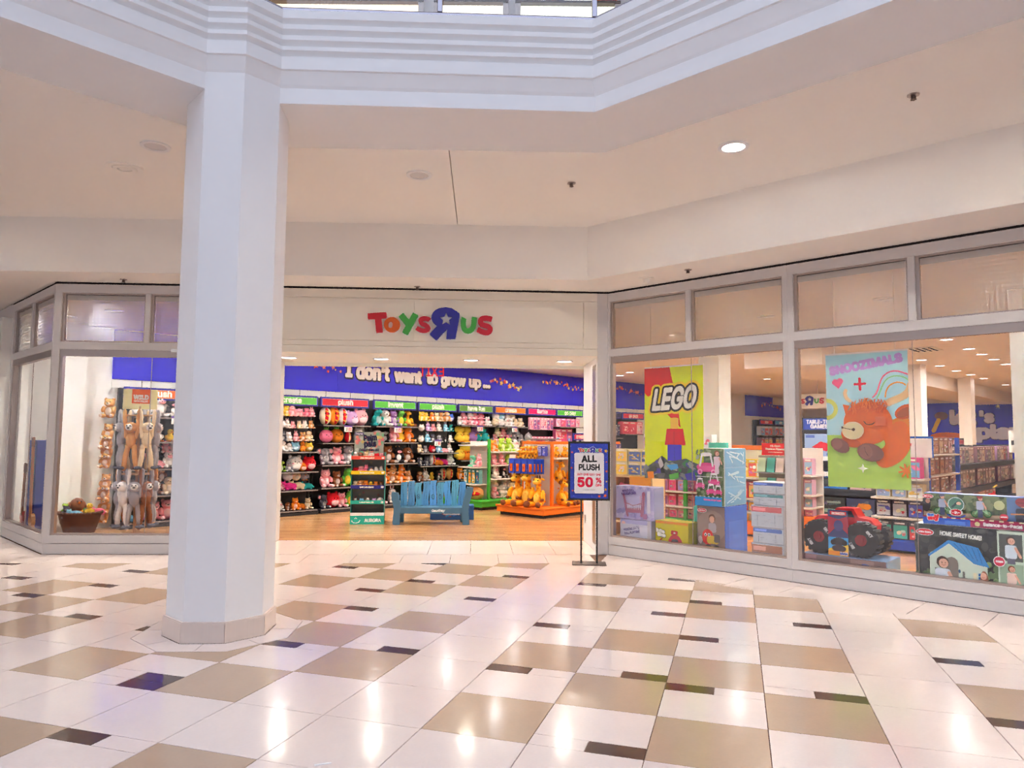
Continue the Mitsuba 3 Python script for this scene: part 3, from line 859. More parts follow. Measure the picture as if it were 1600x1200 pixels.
for u, v in ((12.1, -3.1), (15.6, -4.2), (20.0, -7.6)):
    t = thing('air_vent', ('slotted square air vent in the shop ceiling above the poster window', 'slotted air vent in the shop ceiling between the lamp rows', 'slotted air vent in the shop ceiling deep inside')[[12.1, 15.6, 20.0].index(u)], 'vent', 'ceiling air vents of the shop')
    put('frame', uvbx(u, u + .75, v, v + .5, 3.415, 3.43), 'shop_wall', parent=t)
    for i in range(4):
        put('slot', uvbx(u + .06, u + .69, v + .06 + .11 * i, v + .10 + .11 * i, 3.410, 3.416), 'black_gap', parent=t)

# ================================================================== soft toys
PAL = {'pink': (246, 168, 178), 'rose': (240, 120, 150), 'white': (245, 240, 236), 'cream': (240, 218, 180), 'grey': (160, 156, 164), 'darkgrey': (74, 74, 86), 'brown': (130, 78, 48), 'tan': (212, 150, 92), 'green': (110, 196, 84), 'lime': (176, 214, 80),
       'teal': (40, 160, 160), 'purple': (150, 112, 170), 'lavender': (214, 168, 222), 'yellow': (250, 208, 72), 'orange': (244, 140, 46), 'red': (214, 30, 44), 'blue': (60, 100, 200), 'lightblue': (140, 206, 236), 'black': (34, 30, 34), 'mint': (120, 206, 172), 'magenta': (236, 60, 150)}
BLK = rgb(20, 16, 18)


def lc(n):
    return rgb(PAL[n])


def rockers(m, sp, c):
    pass


@functools.lru_cache(None)
def toy(kind, c):
    """a soft toy 1 m tall, sitting, facing -y"""
    m = CM()
    a = lc(c)
    light = [min(1, x * .55 + .42) for x in a]
    e = lambda col, x, y, z, rx, ry, rz, k=1, tilt=None: m.add(ell((x, y, z), (rx, ry, rz), k, tilt), col)

    def face(y, z, s=1.0, dx=.09):
        for sx in (-1, 1):
            e(BLK, sx * dx * s, y, z, .028 * s, .02 * s, .032 * s)

    if kind in ('bear', 'pig', 'cow', 'bunny', 'cat', 'dog', 'monkey', 'elephant', 'sloth'):
        e(a, 0, .02, .32, .27, .23, .33, 2)
        e(light if kind != 'cow' else lc('white'), 0, -.13, .33, .17, .12, .22)
        e(a, 0, -.04, .76, .25, .22, .225, 2)
        for sx in (-1, 1):
            e(a, sx * .26, -.12, .44, .09, .12, .20, 1, (-35, 0, sx * 10))
            e(a, sx * .21, -.26, .10, .115, .24, .105, 1, (0, 0, sx * 14))
            e(light, sx * .24, -.47, .11, .085, .035, .085)
        if kind == 'bear':
            for sx in (-1, 1):
                e(a, sx * .19, -.01, .94, .085, .05, .085)
            e(light, 0, -.24, .71, .11, .08, .085)
            e(BLK, 0, -.315, .745, .04, .03, .028)
            face(-.225, .80)
        elif kind == 'pig':
            for sx in (-1, 1):
                e(a, sx * .17, -.05, .95, .07, .03, .10, 1, (20, sx * 25, 0))
            e(lc('rose'), 0, -.27, .71, .095, .06, .07)
            for sx in (-1, 1):
                e(BLK, sx * .03, -.328, .71, .014, .01, .022)
            face(-.225, .81)
        elif kind == 'cow':
            for sx in (-1, 1):
                e(lc('black'), sx * .27, -.02, .84, .11, .035, .06, 1, (0, sx * 20, 0))
                e(lc('tan'), sx * .11, 0, .98, .03, .03, .06)
            e(lc('pink'), 0, -.235, .68, .15, .09, .095)
            e(lc('black'), .13, -.12, .83, .12, .12, .12)
            e(lc('black'), -.15, .03, .40, .14, .18, .15)
            for sx in (-1, 1):
                e(BLK, sx * .05, -.318, .69, .016, .01, .02)
            face(-.25, .80, 1.1)
        elif kind == 'bunny':
            for sx in (-1, 1):
                e(a, sx * .10, 0, 1.06, .06, .04, .20, 1, (0, sx * 10, 0))
                e(lc('pink'), sx * .10, -.035, 1.06, .03, .02, .14, 1, (0, sx * 10, 0))
            e(light, 0, -.235, .71, .09, .05, .065)
            e(lc('rose'), 0, -.285, .735, .025, .02, .02)
            face(-.225, .80)
        elif kind == 'cat':
            for sx in (-1, 1):
                m.add(at(trimesh.creation.cone(.09, .17, sections=8), (sx * .15, -.02, .90), 0, (0, sx * 14, 0)), a)
            e(light, 0, -.235, .70, .08, .05, .055)
            e(lc('rose'), 0, -.283, .725, .022, .018, .018)
            face(-.225, .79)
        elif kind == 'dog':
            for sx in (-1, 1):
                e(lc('brown'), sx * .25, -.02, .74, .06, .10, .16, 1, (0, sx * -14, 0))
            e(light, 0, -.26, .69, .11, .11, .08)
            e(BLK, 0, -.36, .72, .04, .03, .03)
            face(-.225, .82)
        elif kind == 'monkey':
            for sx in (-1, 1):
                e(light, sx * .27, 0, .77, .09, .04, .09)
            e(light, 0, -.20, .74, .17, .09, .15)
            face(-.285, .79, .9)
        elif kind == 'elephant':
            for sx in (-1, 1):
                e(a, sx * .30, .02, .80, .17, .045, .18)
                e(lc('pink'), sx * .30, -.02, .80, .12, .025, .13)
            for i in range(5):
                e(a, 0, -.25 - .035 * i, .70 - .065 * i, .07 - .006 * i, .07, .06)
            face(-.235, .82)
        else:
            e(lc('cream'), 0, -.17, .76, .19, .10, .15)
            for sx in (-1, 1):
                e(lc('brown'), sx * .10, -.25, .78, .06, .03, .035, 1, (0, sx * 25, 0))
            e(BLK, 0, -.27, .73, .035, .025, .025)
    elif kind == 'dino':
        e(a, 0, .04, .34, .25, .25, .34, 2)
        e(lc('yellow') if c == 'green' else light, 0, -.13, .34, .16, .12, .26)
        e(a, 0, -.02, .72, .17, .17, .20, 1)
        e(a, 0, -.18, .83, .17, .24, .14, 2)
        for sx in (-1, 1):
            e(a, sx * .25, -.14, .44, .07, .12, .12)
            e(a, sx * .22, -.24, .09, .12, .22, .10)
            e(lc('white'), sx * .10, -.20, .95, .05, .05, .05)
            e(BLK, sx * .10, -.245, .955, .025, .02, .03)
        for i in range(5):
            m.add(at(trimesh.creation.cone(.05, .10, sections=6), (0, .10 + .05 * i, .95 - .16 * i), 0, (-40 - 12 * i, 0, 0)), lc('orange') if c != 'orange' else lc('green'))
        e(a, 0, .30, .12, .12, .25, .11)
    elif kind in ('ball', 'chick', 'penguin', 'bird'):
        e(a, 0, 0, .47, .45, .40, .47, 2)
        if kind == 'ball':
            e(light, 0, -.30, .36, .27, .12, .25)
            for sx in (-1, 1):
                e(a, sx * .26, 0, .90, .11, .07, .12)
                e(lc('rose'), sx * .22, -.36, .50, .05, .03, .035)
            e(BLK, 0, -.395, .53, .03, .02, .02)
            face(-.375, .60, 1.2)
        else:
            if kind == 'penguin':
                e(lc('white'), 0, -.14, .42, .33, .29, .38, 2)
            m.add(at(trimesh.creation.cone(.09, .16, sections=8), (0, -.36, .62), 0, (90, 0, 0)), lc('orange'))
            for sx in (-1, 1):
                e(a, sx * .44, 0, .45, .08, .16, .24, 1, (0, sx * -16, 0))
                e(lc('orange'), sx * .18, -.24, .05, .13, .18, .05)
            face(-.36, .72, 1.3)
    elif kind == 'fruit':
        e(a, 0, 0, .42, .40, .36, .43, 2)
        for i in range(6):
            m.add(at(trimesh.creation.cone(.07, .26, sections=6), (.06 * math.cos(i), .06 * math.sin(i), .78), 60 * i, (0, 24, 0)), lc('green'))
        face(-.345, .50, 1.2, .11)
        e(BLK, 0, -.36, .42, .05, .02, .012)
    elif kind == 'roll':
        e(a, 0, 0, .5, .30, .26, .50, 2)
        e(lc('red') if c != 'red' else lc('cream'), 0, -.13, .5, .13, .17, .46)
        for z in (.25, .5, .75):
            e(lc('yellow'), .03 if z == .5 else -.03, -.285, z, .09, .03, .035, 1, (0, 30, 0))
        face(-.28, .62, 1.0)
    elif kind == 'lying':
        e(a, .0, .0, .35, .62, .28, .33, 2)
        e(a, -.60, -.08, .52, .26, .25, .27, 2)
        e(light, -.70, -.24, .45, .13, .11, .10)
        e(BLK, -.72, -.34, .48, .035, .025, .025)
        for sx in (-1, 1):
            e(a, -.60 + sx * .16, 0, .77, .07, .05, .09)
            e(BLK, -.64 + sx * .09, -.31, .60, .028, .02, .03)
            e(a, .30 * sx, -.26, .10, .16, .14, .11)
        e(a, .62, .05, .22, .16, .12, .12)
    elif kind == 'giraffe':
        a = rgb(250, 178, 44)
        sp = rgb(214, 104, 24)
        e(a, 0, .02, .27, .23, .20, .28, 2)
        e(rgb(252, 206, 90), 0, -.12, .27, .14, .11, .20)
        for i in range(6):
            e(a, 0, .02 - .012 * i, .48 + .055 * i, .105 - .007 * i, .10 - .006 * i, .06)
        e(a, 0, -.10, .86, .125, .17, .11, 2)
        e(rgb(253, 200, 80), 0, -.25, .83, .10, .10, .085)
        for sx in (-1, 1):
            e(rgb(90, 48, 28), sx * .05, .0, 1.0, .022, .022, .07)
            e(a, sx * .15, .0, .93, .09, .03, .04, 1, (0, sx * 20, 0))
            e(BLK, sx * .075, -.225, .90, .022, .018, .024)
            e(a, sx * .21, -.12, .40, .07, .10, .20, 1, (-32, 0, sx * 12))
            e(rgb(120, 66, 40), sx * .25, -.22, .24, .065, .065, .06)
            e(a, sx * .16, -.28, .09, .09, .24, .085, 1, (0, 0, sx * 16))
            e(rgb(120, 66, 40), sx * .23, -.52, .095, .10, .07, .10)
        rr = random.Random(3)
        for i in range(26):
            th, z = rr.uniform(-2.4, 2.4), rr.uniform(.10, .80)
            rad = (.225 if z < .42 else .105)
            e(sp, rad * math.sin(th), .02 - rad * .9 * math.cos(th), z, .03, .03, .03)
    elif kind == 'hangmonkey':
        e(a, 0, 0, .50, .085, .075, .15, 1)
        e(a, 0, -.02, .71, .10, .09, .09, 2)
        e(lc('white'), 0, -.08, .71, .065, .04, .06)
        e(BLK, 0, -.115, .70, .025, .015, .015)
        for sx in (-1, 1):
            for i in range(7):
                e(a, sx * (.085 + .006 * i), .01 * math.sin(i), .58 + .062 * i, .034, .034, .075)
                e(a, sx * (.055 + .008 * i), .01 * math.cos(i), .36 - .054 * i, .042, .042, .075)
            e(BLK, sx * .03, -.115, .735, .012, .01, .012)
            e(lc('darkgrey'), sx * .13, -.02, .02, .055, .07, .03)
    elif kind == 'duck':
        e(a, 0, .02, .30, .27, .27, .30, 2)
        e(a, 0, -.04, .73, .20, .19, .20, 2)
        e(lc('orange'), 0, -.24, .70, .09, .10, .035)
        for sx in (-1, 1):
            e(a, sx * .27, .02, .34, .06, .17, .15)
            e(lc('orange'), sx * .14, -.27, .05, .10, .16, .04)
        face(-.205, .79)
    return m.ply('vc_plush', True)


NAMES = {'bear': 'teddy bear', 'pig': 'plush pig', 'cow': 'plush cow', 'bunny': 'plush rabbit', 'cat': 'plush cat', 'dog': 'plush dog', 'monkey': 'plush monkey', 'elephant': 'plush elephant', 'sloth': 'plush sloth', 'dino': 'plush dinosaur',
         'ball': 'round plush animal', 'chick': 'round plush chick', 'penguin': 'plush penguin', 'bird': 'round plush bird', 'fruit': 'smiling plush fruit', 'roll': 'plush snack roll', 'lying': 'lying plush animal', 'giraffe': 'plush giraffe',
         'hangmonkey': 'long-armed plush monkey', 'duck': 'plush duck'}
COLN = {'darkgrey': 'dark grey', 'lightblue': 'light blue'}


def place_row(items, where, group, frame_of, lo, hi, z, depth, jit=0.0, seed=0, category='soft toy', tilt=None, spinmax=14):
    """items: 'pink cat .34, ...' spread between lo and hi; frame_of(x, y, z, deg) gives the matrix"""
    rr = random.Random(seed)
    its = []
    for s in items.split(','):
        c, k, h = s.split()
        its.append((c, k, float(h)))
    n = len(its)
    seen = {}
    for c, k, h in its:
        seen[(c, k)] = seen.get((c, k), 0) + 1
    cnt = {}
    for i, (c, k, h) in enumerate(its):
        x = lo + (hi - lo) * (i + .5) / n
        nm = f"{COLN.get(c, c)} {NAMES[k]} {where}"
        if seen[(c, k)] > 1:
            cnt[(c, k)] = cnt.get((c, k), 0) + 1
            nm += f', {ORD[cnt[(c, k)] - 1]} from left'
        nw = len(nm.split())
        put('plush_' + {'bear': 'bear', 'ball': 'ball', 'hangmonkey': 'monkey', 'roll': 'roll', 'fruit': 'fruit', 'lying': 'animal'}.get(k, k), toy(k, c), tf=frame_of(x, depth + rr.uniform(-jit, jit), z, rr.uniform(-spinmax, spinmax)) @ np.diag([h * 1.24, h * 1.12, h * 1.1, 1.0]),
            label=nm, category=category, group=group)


# ------------------------------------------------------------------ wall shelving bays
VB = -13.55


def sign_board(parent, frame, w, h, col, text, z, edge=None, y=-.0, th=None):
    k = put('header_board', at(bx(0, w, -.05, 0, z, z + h, .006), (0, 0, 0)), edge or 'navy', tf=frame, parent=parent)
    p = Print(rgb(col), .035, w - .035, z + .035, z + h - .035, y=-.052)
    p.rect(.035, z + .035, w - .035, z + h - .035, [min(1, x * 1.0 + .25) for x in rgb(col)], .0)
    p.rect(.045, z + .043, w - .045, z + h - .043, rgb(col))
    if text:
        hh = th or h * .50
        p.text(text, w / 2, z + h / 2 - hh * .40, hh, rgb(255, 252, 246), .04)
    put('header_print', p.cm(), 'vc_print', tf=frame, parent=k)


def bay(u0, col, text, levels, label, w=1.205, hdr=True, price=()):
    t = thing('shelving_bay', label, 'shelving unit', 'black wall shelving bays')
    f = TF(uv(u0, VB), W1)
    put('back_panel', at(bx(0, w, -.02, .02, .06, 2.40)), 'shelf_black', tf=f, parent=t)
    for x in (0, w - .03):
        put('upright', at(bx(x, x + .03, -.06, .0, 0, 2.40, .003)), 'shelf_black', tf=f, parent=t)
    put('base', at(bx(.0, w, -.44, 0, 0, .06)), 'shelf_black', tf=f, parent=t)
    for z in levels:
        put('shelf', at(bx(.01, w - .01, -.42, -.02, z - .025, z - .002)), 'shelf_black', tf=f, parent=t)
        put('shelf_edge', at(bx(.01, w - .01, -.432, -.42, z - .030, z, .003)), 'shelf_edge', tf=f, parent=t)
    if hdr:
        sign_board(t, f @ TF((0, -.27, 0)), w, .215, col, text, 2.195)
    for x, z in price:
        k = put('price_card', at(bx(x, x + .20, -.45, -.445, z - .12, z + .02)), 'shop_wall', tf=f, parent=t)
        p = Print(None, y=-.4505)
        p.clip = None
        p.rect(x, z - .015, x + .2, z + .02, rgb(90, 60, 140)).text('2', x + .06, z - .095, .06, rgb(40, 40, 60)).rect(x + .10, z - .10, x + .18, z - .03, rgb(220, 60, 80)).text('50', x + .14, z - .085, .04, rgb(255, 255, 255))
        put('price_print', p.cm(), 'vc_print', tf=f, parent=k)
    return lambda x, y, z, d: f @ TF((x, -.22 + y, z), d)


def pegs(fr, where, group, items, w, z, seed, y=-.02):
    place_row(items, where, group, lambda x, yy, zz, d: fr(x, yy, zz, d), .05, w, z, y, .05, seed)


WW = 1.205
# left window bay
f = bay(4.21, (240, 110, 50), 'plush', (1.90, 1.47, 1.0, .54, .10), 'black wall shelving with orange header board in the left window', price=((.75, 1.90),))
put_kw = dict(frame_of=f)
w_ = 'on the {} shelf in the left window'
for z, items, s in ((1.90, 'black cow .30,white cow .30,white cow .36,black cow .30,white cow .36', 'top'), (1.47, 'darkgrey cat .3,lightblue ball .36,white duck .24,yellow duck .22,white duck .24', 'second'), (1.0, 'pink lying .20,pink pig .25,pink lying .2,white cow .28,black cow .28', 'third'),
                    (1.27, 'black cat .16,pink pig .20,white cow .26,white cow .26', 'third (upper pile)'), (.54, 'brown bear .2,brown sloth .26,brown sloth .30,cream sloth .28,brown sloth .3', 'fourth'), (.76, 'brown sloth .24,brown sloth .24', 'fourth (upper pile)'), (.10, 'lightblue lying .16,lavender bunny .30,pink bear .28,pink bear .32,cream bear .3', 'bottom')):
    place_row(items, w_.format(s), 'soft toys of the left window shelving', f, .08 if 'upper' not in s else .55, 1.15, z, 0.0 if 'upper' not in s else .05, .04, int(z * 100))
for i, z in enumerate((1.87, 1.50, 1.19, .66, .28)):
    for j in range(2 if i else 1):
        h = .33 if i == 0 else .27
        put('plush_bear', toy('bear', 'tan'), tf=TF(uv(4.02 - .02 * j, VW + .30, z - .16 * j), W1 - 38) @ np.diag([h, h, h, 1.0]), group='brown bears at the left end of the shelving', category='soft toy',
            label=f"brown teddy bear at the left end of the shelving, {ORD[i]} from the top" + (', lower one' if j else ''))
        put('peg_clip', bx(-.01, .01, -.12, .16, .12, .13) if 0 else cat([bx(-.012, .012, -.02, .20, .10, .112)]), 'chrome', tf=TF(uv(4.02 - .02 * j, VW + .30, z - .16 * j), W1), parent=labels and list(labels)[-1])
bay(5.475, (230, 60, 50), 'plush', (1.90, 1.47, 1.0, .54, .10), 'black wall shelving hidden behind the white column')
# bay: create, green
f = bay(6.735, (80, 185, 60), 'create', (1.27, .87, .50, .10), 'black wall shelving under the green create board beside the column')
g_ = 'soft toys under the green create board'
for z, items, s in ((1.98, 'cream bear .17,yellow bear .2,pink bunny .2,pink ball .15,pink pig .15,rose bear .16,pink bunny .16', 'top peg row'), (1.74, 'white ball .14,white bunny .15,pink cat .13,cream bear .14,white cat .15,tan bear .15', 'second peg row'),
                    (1.48, 'darkgrey bear .18,white cat .17,pink bunny .16,tan bear .17,cream dog .2', 'third peg row')):
    place_row(items, 'on the ' + s + ' of the green create bay', g_, f, .36, 1.12, z, -.05, .03, int(z * 99))
    for i in range(len(items.split(','))):
        pass
for z, items, s in ((1.27, 'white bunny .2,white dog .16,lightblue ball .18,orange duck .2,yellow ball .17', 'first'), (.87, 'lime dino .20,grey cat .18,white ball .30,orange ball .18,red ball .28', 'second'), (.50, 'pink pig .14,magenta lying .2,cream lying .2,teal lying .17', 'third'), (.10, 'white cow .17,brown dog .15,orange cat .22,orange lying .16,cream cat .2', 'bottom')):
    place_row(items, 'on the ' + s + ' shelf under the green create board', g_, f, .38, 1.15, z, -.02, .03, int(z * 97))
place_row('white ball .22,cream ball .18,grey bird .16', 'on the upper pile under the green create board', g_, f, .55, 1.1, .68, .06, .03, 8)
# bay: plush, red
f = bay(8.0, (205, 30, 50), 'plush', (1.82, 1.45, .99, .52, .09), 'black wall shelving under the red plush board', price=((.50, 1.80),))
g_ = 'soft toys under the red plush board'
for z, items, s in ((1.82, 'cream roll .35,orange roll .36,white roll .34,lavender ball .3,pink ball .34', 'top'), (1.45, 'rose fruit .3,orange fruit .32,red roll .22,white cat .30', 'second'), (.99, 'grey elephant .32,pink pig .33,grey bear .36,darkgrey monkey .2', 'third'), (.52, 'pink cat .34,brown bear .3,green dino .36,green dino .3', 'fourth'), (.09, 'darkgrey elephant .26,red ball .3,pink pig .27,green dino .32,white cow .36', 'bottom')):
    place_row(items, 'on the ' + s + ' shelf under the red plush board', g_, f, .06, 1.15, z, 0, .02, int(z * 95))
# bay: invent
f = bay(9.325, (80, 185, 60), 'invent', (1.82, 1.46, .99, .53, .09), 'black wall shelving under the green invent board', price=((.48, 1.80),))
g_ = 'soft toys under the green invent board'
for z, items, s in ((1.82, 'teal dino .35,white dog .34,purple cat .33,green dino .34,tan giraffe .33', 'top'), (1.46, 'white penguin .26,black monkey .25,pink bear .33,yellow duck .34,orange bunny .33', 'second'), (.99, 'rose dino .3,brown bear .36,black cow .34,brown dog .33', 'third'), (.53, 'orange bear .26,orange dog .25,tan bear .3,orange dog .27,tan bear .25', 'fourth'), (.09, 'pink pig .32,white bunny .3,cream bear .3', 'bottom')):
    place_row(items, 'on the ' + s + ' shelf under the green invent board', g_, f, .06, 1.15, z, 0, .02, int(z * 94))
place_row('orange bear .22,tan bear .22,orange bear .2', 'on the upper pile under the green invent board', g_, f, .3, 1.0, .75, .06, .03, 9)
# bay: plush, green
f = bay(10.585, (80, 185, 60), 'plush', (1.21, .91, .55, .09), 'black wall shelving under the green plush board', price=((.40, 1.50),))
g_ = 'soft toys under the green plush board'
for z, items, s in ((1.96, 'yellow bear .2,yellow bear .19,orange dog .2,cream bear .19,tan bear .2,tan monkey .22,blue ball .18', 'top peg row'), (1.72, 'white ball .15,lavender bunny .18,pink cat .16,white bunny .17,lightblue bunny .17,teal dino .16', 'second peg row'),
                    (1.46, 'white ball .15,lightblue bunny .18,darkgrey cat .18,grey monkey .16,black cat .13,white cat .16', 'third peg row')):
    place_row(items, 'on the ' + s + ' of the green plush bay', g_, f, .05, 1.12, z, -.05, .03, int(z * 93))
for z, items, s in ((1.21, 'cream cat .18,grey bear .15,red ball .17,lightblue cat .2,pink lying .15,white bunny .18', 'first'), (.91, 'darkgrey monkey .2,darkgrey cat .2,white roll .25,orange lying .18,magenta lying .2,white cat .24', 'second'), (.55, 'brown sloth .22,white bunny .22,yellow duck .2,black cow .2,cream roll .26,tan roll .28', 'third'), (.09, 'grey cat .2,brown bear .22,pink pig .2', 'bottom')):
    place_row(items, 'on the ' + s + ' shelf under the green plush board', g_, f, .05, 1.15, z, 0, .03, int(z * 92))
# bay: have fun
f = bay(11.845, (92, 146, 60), 'have fun', (1.88, 1.46, 1.02, .55, .09), 'black wall shelving under the olive have fun board', price=((.52, 1.86), (.45, 1.0)))
g_ = 'soft toys under the have fun board'
for z, items, s, lo, hi, y in ((1.88, 'white pig .2,pink pig .22,pink pig .22,rose pig .22,pink pig .22,white pig .21', 'top', .04, 1.16, 0), (2.04, 'pink pig .2,white pig .21,pink pig .2,rose pig .2', 'top (upper pile)', .2, 1.0, .06),
                               (1.46, 'yellow chick .24,yellow chick .24,purple chick .26,teal bird .24,teal bird .24', 'second', .03, 1.1, 0), (1.66, 'yellow chick .24,yellow chick .22,purple chick .24,teal bird .22', 'second (upper pile)', .05, 1.1, .05),
                               (1.02, 'yellow chick .26,orange chick .24,yellow chick .24,lime chick .24', 'third', .03, .9, 0), (1.22, 'yellow chick .26,yellow chick .26,white penguin .24', 'third (upper pile)', .2, .9, -.05), (.55, 'orange bear .25,tan monkey .24,orange fruit .24,brown bear .24', 'fourth', .03, 1.0, 0), (.09, 'brown dog .3,cream bear .3,brown bear .28', 'bottom', .05, 1.1, 0)):
    place_row(items, 'on the ' + s + ' shelf under the have fun board', g_, f, lo, hi, z, y, .03, int(z * 91))
put('plush_shark', toy('lying', 'darkgrey'), tf=f(.95, -.30, 1.25, 0) @ TF((0, 0, 0), 0, .42, (0, -62, 0)), label='long dark grey plush shark leaning upright under the have fun board', category='soft toy')
# bay: create, orange
f = bay(13.105, (240, 120, 40), 'create', (1.87, 1.40, .99, .55, .09), 'black wall shelving under the orange create board', price=((.52, 1.85),))
g_ = 'soft toys under the orange create board'
for z, items, s, lo, hi, y in ((1.87, 'cream ball .2,white ball .2,white cow .21,white bear .21,cream bear .2,cream bear .22', 'top', .03, 1.17, 0), (2.04, 'white ball .2,lightblue ball .18,white dog .2,cream ball .18', 'top (upper pile)', .05, .9, .05),
                               (1.40, 'pink bear .24,pink pig .25,rose bear .24,grey elephant .26,grey bear .25', 'second', .03, 1.15, 0), (1.60, 'cream sloth .24,pink pig .23,grey elephant .25,grey cat .22', 'second (upper pile)', .1, 1.1, .05)):
    place_row(items, 'on the ' + s + ' shelf under the orange create board', g_, f, lo, hi, z, y, .03, int(z * 90))
put('plush_snake', toy('lying', 'grey'), tf=f(.98, -.32, 1.28, 0) @ TF((0, 0, 0), 0, .40, (0, 55, 0)), label='long grey plush animal leaning upright under the orange create board', category='soft toy')


# ------------------------------------------------------------------ boxed toys
def art(p, x0, z0, x1, z1, cols, rr, n=7):
    """loose printed picture of blobs and bars"""
    w, h = x1 - x0, z1 - z0
    for i in range(n):
        c = [x * rr.uniform(.7, 1.15) for x in rgb(rr.choice(cols))]
        k = rr.random()
        cx, cz = x0 + w * rr.uniform(.2, .8), z0 + h * rr.uniform(.2, .8)
        if k < .5:
            p.oval(cx, cz, w * rr.uniform(.08, .22), h * rr.uniform(.06, .18), c, rr.uniform(-40, 40), 4)
        elif k < .8:
            p.rect(max(x0, cx - w * .2), max(z0, cz - h * .05), min(x1, cx + w * .2), min(z1, cz + h * .06), c)
        else:
            p.add(star(cx, cz, min(w, h) * .16, rr.random()), c)
    return p


def small_box(w, d, h, base, cols, seed):
    rr = random.Random(seed)
    m = CM().add(bx(-w / 2, w / 2, -d / 2, d / 2, 0, h, .004), rgb(base))
    p = Print(None, y=-d / 2 - .0006, step=.0005)
    p.clip = sbox(-w / 2 + .006, .006, w / 2 - .006, h - .006)
    p.rect(-w / 2 + .01, h * .05, w / 2 - .01, h * .78, rgb(rr.choice(cols)))
    art(p, -w / 2, h * .08, w / 2, h * .76, cols + [(250, 245, 240)], rr)
    p.rect(-w * .36, h * .84, w * .30, h * .93, rgb(250, 245, 240))
    q = p.cm()
    for v, f_, c in zip(q.v, q.f, q.c):
        m.v.append(v), m.f.append(f_ - f_.min() + m.n), m.c.append(c)
        m.n += len(v)
    return m.ply('vc_print', False)


_sb = {}


def boxes(where, group, fr, lo, hi, z, y, wdh, base, cols, n, name='toy_box', noun='boxed toy', seed=0, jit=.01, levels=1, cnames=None, tilt=0):
    rr = random.Random(seed)
    for L in range(levels):
        for i in range(n):
            w, d, h = wdh
            k = (wdh, tuple(base), tuple(map(tuple, cols)), (seed * 7 + i) % 4)
            if k not in _sb:
                _sb[k] = small_box(w, d, h, base, cols, k[3] + seed)
            x = lo + (hi - lo) * (i + .5) / n
            lab = f'{noun} {where}' + (f', {ORD[i] if i < 12 else "next"} from left' if n > 1 else '') + (f' in the {("lower", "upper", "third")[L]} layer' if levels > 1 else '')
            put(name, _sb[k], tf=fr(x, y + rr.uniform(-jit, jit), z + L * (h + .002), rr.uniform(-3, 3)), label=lab, category='toy box' if 'pack' not in name else 'toy pack', group=group)


# bay: pink dolls
f = bay(14.365, (226, 20, 110), 'dolls', (1.50, 1.02, .55, .09), 'black wall shelving under the magenta board') if 0 else bay(14.365, (226, 20, 110), 'Barbie', (1.56, 1.02, .55, .09), 'black wall shelving under the magenta board')
PK = [(236, 60, 130), (250, 190, 205), (245, 120, 150), (220, 90, 110), (150, 90, 150)]
boxes('hanging on the upper row under the magenta board', 'pink doll packs under the magenta board', f, .02, 1.02, 1.80, -.12, (.125, .08, .34), (245, 170, 195), PK, 7, 'doll_pack', 'pink doll pack', 3)
boxes('hanging on the lower row under the magenta board', 'pink doll packs under the magenta board', f, .06, 1.02, 1.36, -.12, (.13, .08, .26), (235, 120, 160), PK, 7, 'doll_pack', 'small pink doll pack', 4)
boxes('on the shelf under the magenta board', 'pink doll boxes under the magenta board', f, .1, 1.1, 1.02, 0, (.18, .12, .25), (120, 90, 140), PK, 5, 'toy_box', 'boxed doll', 5)
# bay: go play, green
f = bay(15.585, (80, 185, 60), 'go play', (1.90, 1.42, 1.0, .55, .09), 'black wall shelving under the green go play board')
boxes('on the top shelf under the green go play board', 'pink boxes under the green go play board', f, .02, 1.1, 1.90, 0, (.20, .12, .24), (240, 130, 180), PK + [(180, 225, 230)], 5, 'toy_box', 'pink boxed doll set', 6)
boxes('on the second shelf under the green go play board', 'pink boxes under the green go play board', f, .0, .75, 1.42, 0, (.24, .12, .42), (230, 100, 150), PK + [(120, 170, 225)], 3, 'toy_box', 'tall pink boxed doll', 7)
t = thing('shelf_sign', 'small crimson sign board on a gondola in front of the go play bay', 'sign')
sign_board(t, TF(uv(15.2, -12.35), W1), .62, .20, (205, 25, 80), 'create', 1.52, 'navy')
put('post', at(bx(.29, .33, -.02, .02, 0, 1.53)), 'shelf_black', tf=TF(uv(15.2, -12.33), W1), parent=t)
# farther bays seen through the right-hand window
f = bay(17.5, (40, 40, 70), 'I', (1.60, 1.2, .8, .4, .09), 'black wall shelving under the dark board behind the first right-hand window')
boxes('on the third row under the dark board', 'dark packs under the dark board', f, .5, 1.15, 1.66, -.1, (.12, .06, .36), (60, 55, 75), [(90, 90, 110), (50, 50, 80), (160, 150, 160)], 4, 'toy_pack', 'dark hanging toy pack', 8)
boxes('on the lower row under the dark board', 'dark packs under the dark board', f, .4, 1.15, 1.22, -.1, (.14, .10, .22), (90, 80, 130), [(150, 130, 180), (80, 70, 120), (200, 190, 210)], 5, 'toy_box', 'purple boxed toy', 9)
f = bay(18.80, (216, 30, 70), 'go play', (1.72, 1.2, .8, .4, .09), 'black wall shelving under the red go play board behind the first right-hand window')
boxes('on the top shelf under the red go play board', 'red boxes under the red go play board', f, .0, 1.15, 1.72, 0, (.36, .2, .40), (225, 90, 100), [(240, 150, 160), (200, 60, 80), (250, 200, 200)], 3, 'toy_box', 'red boxed play set', 10)
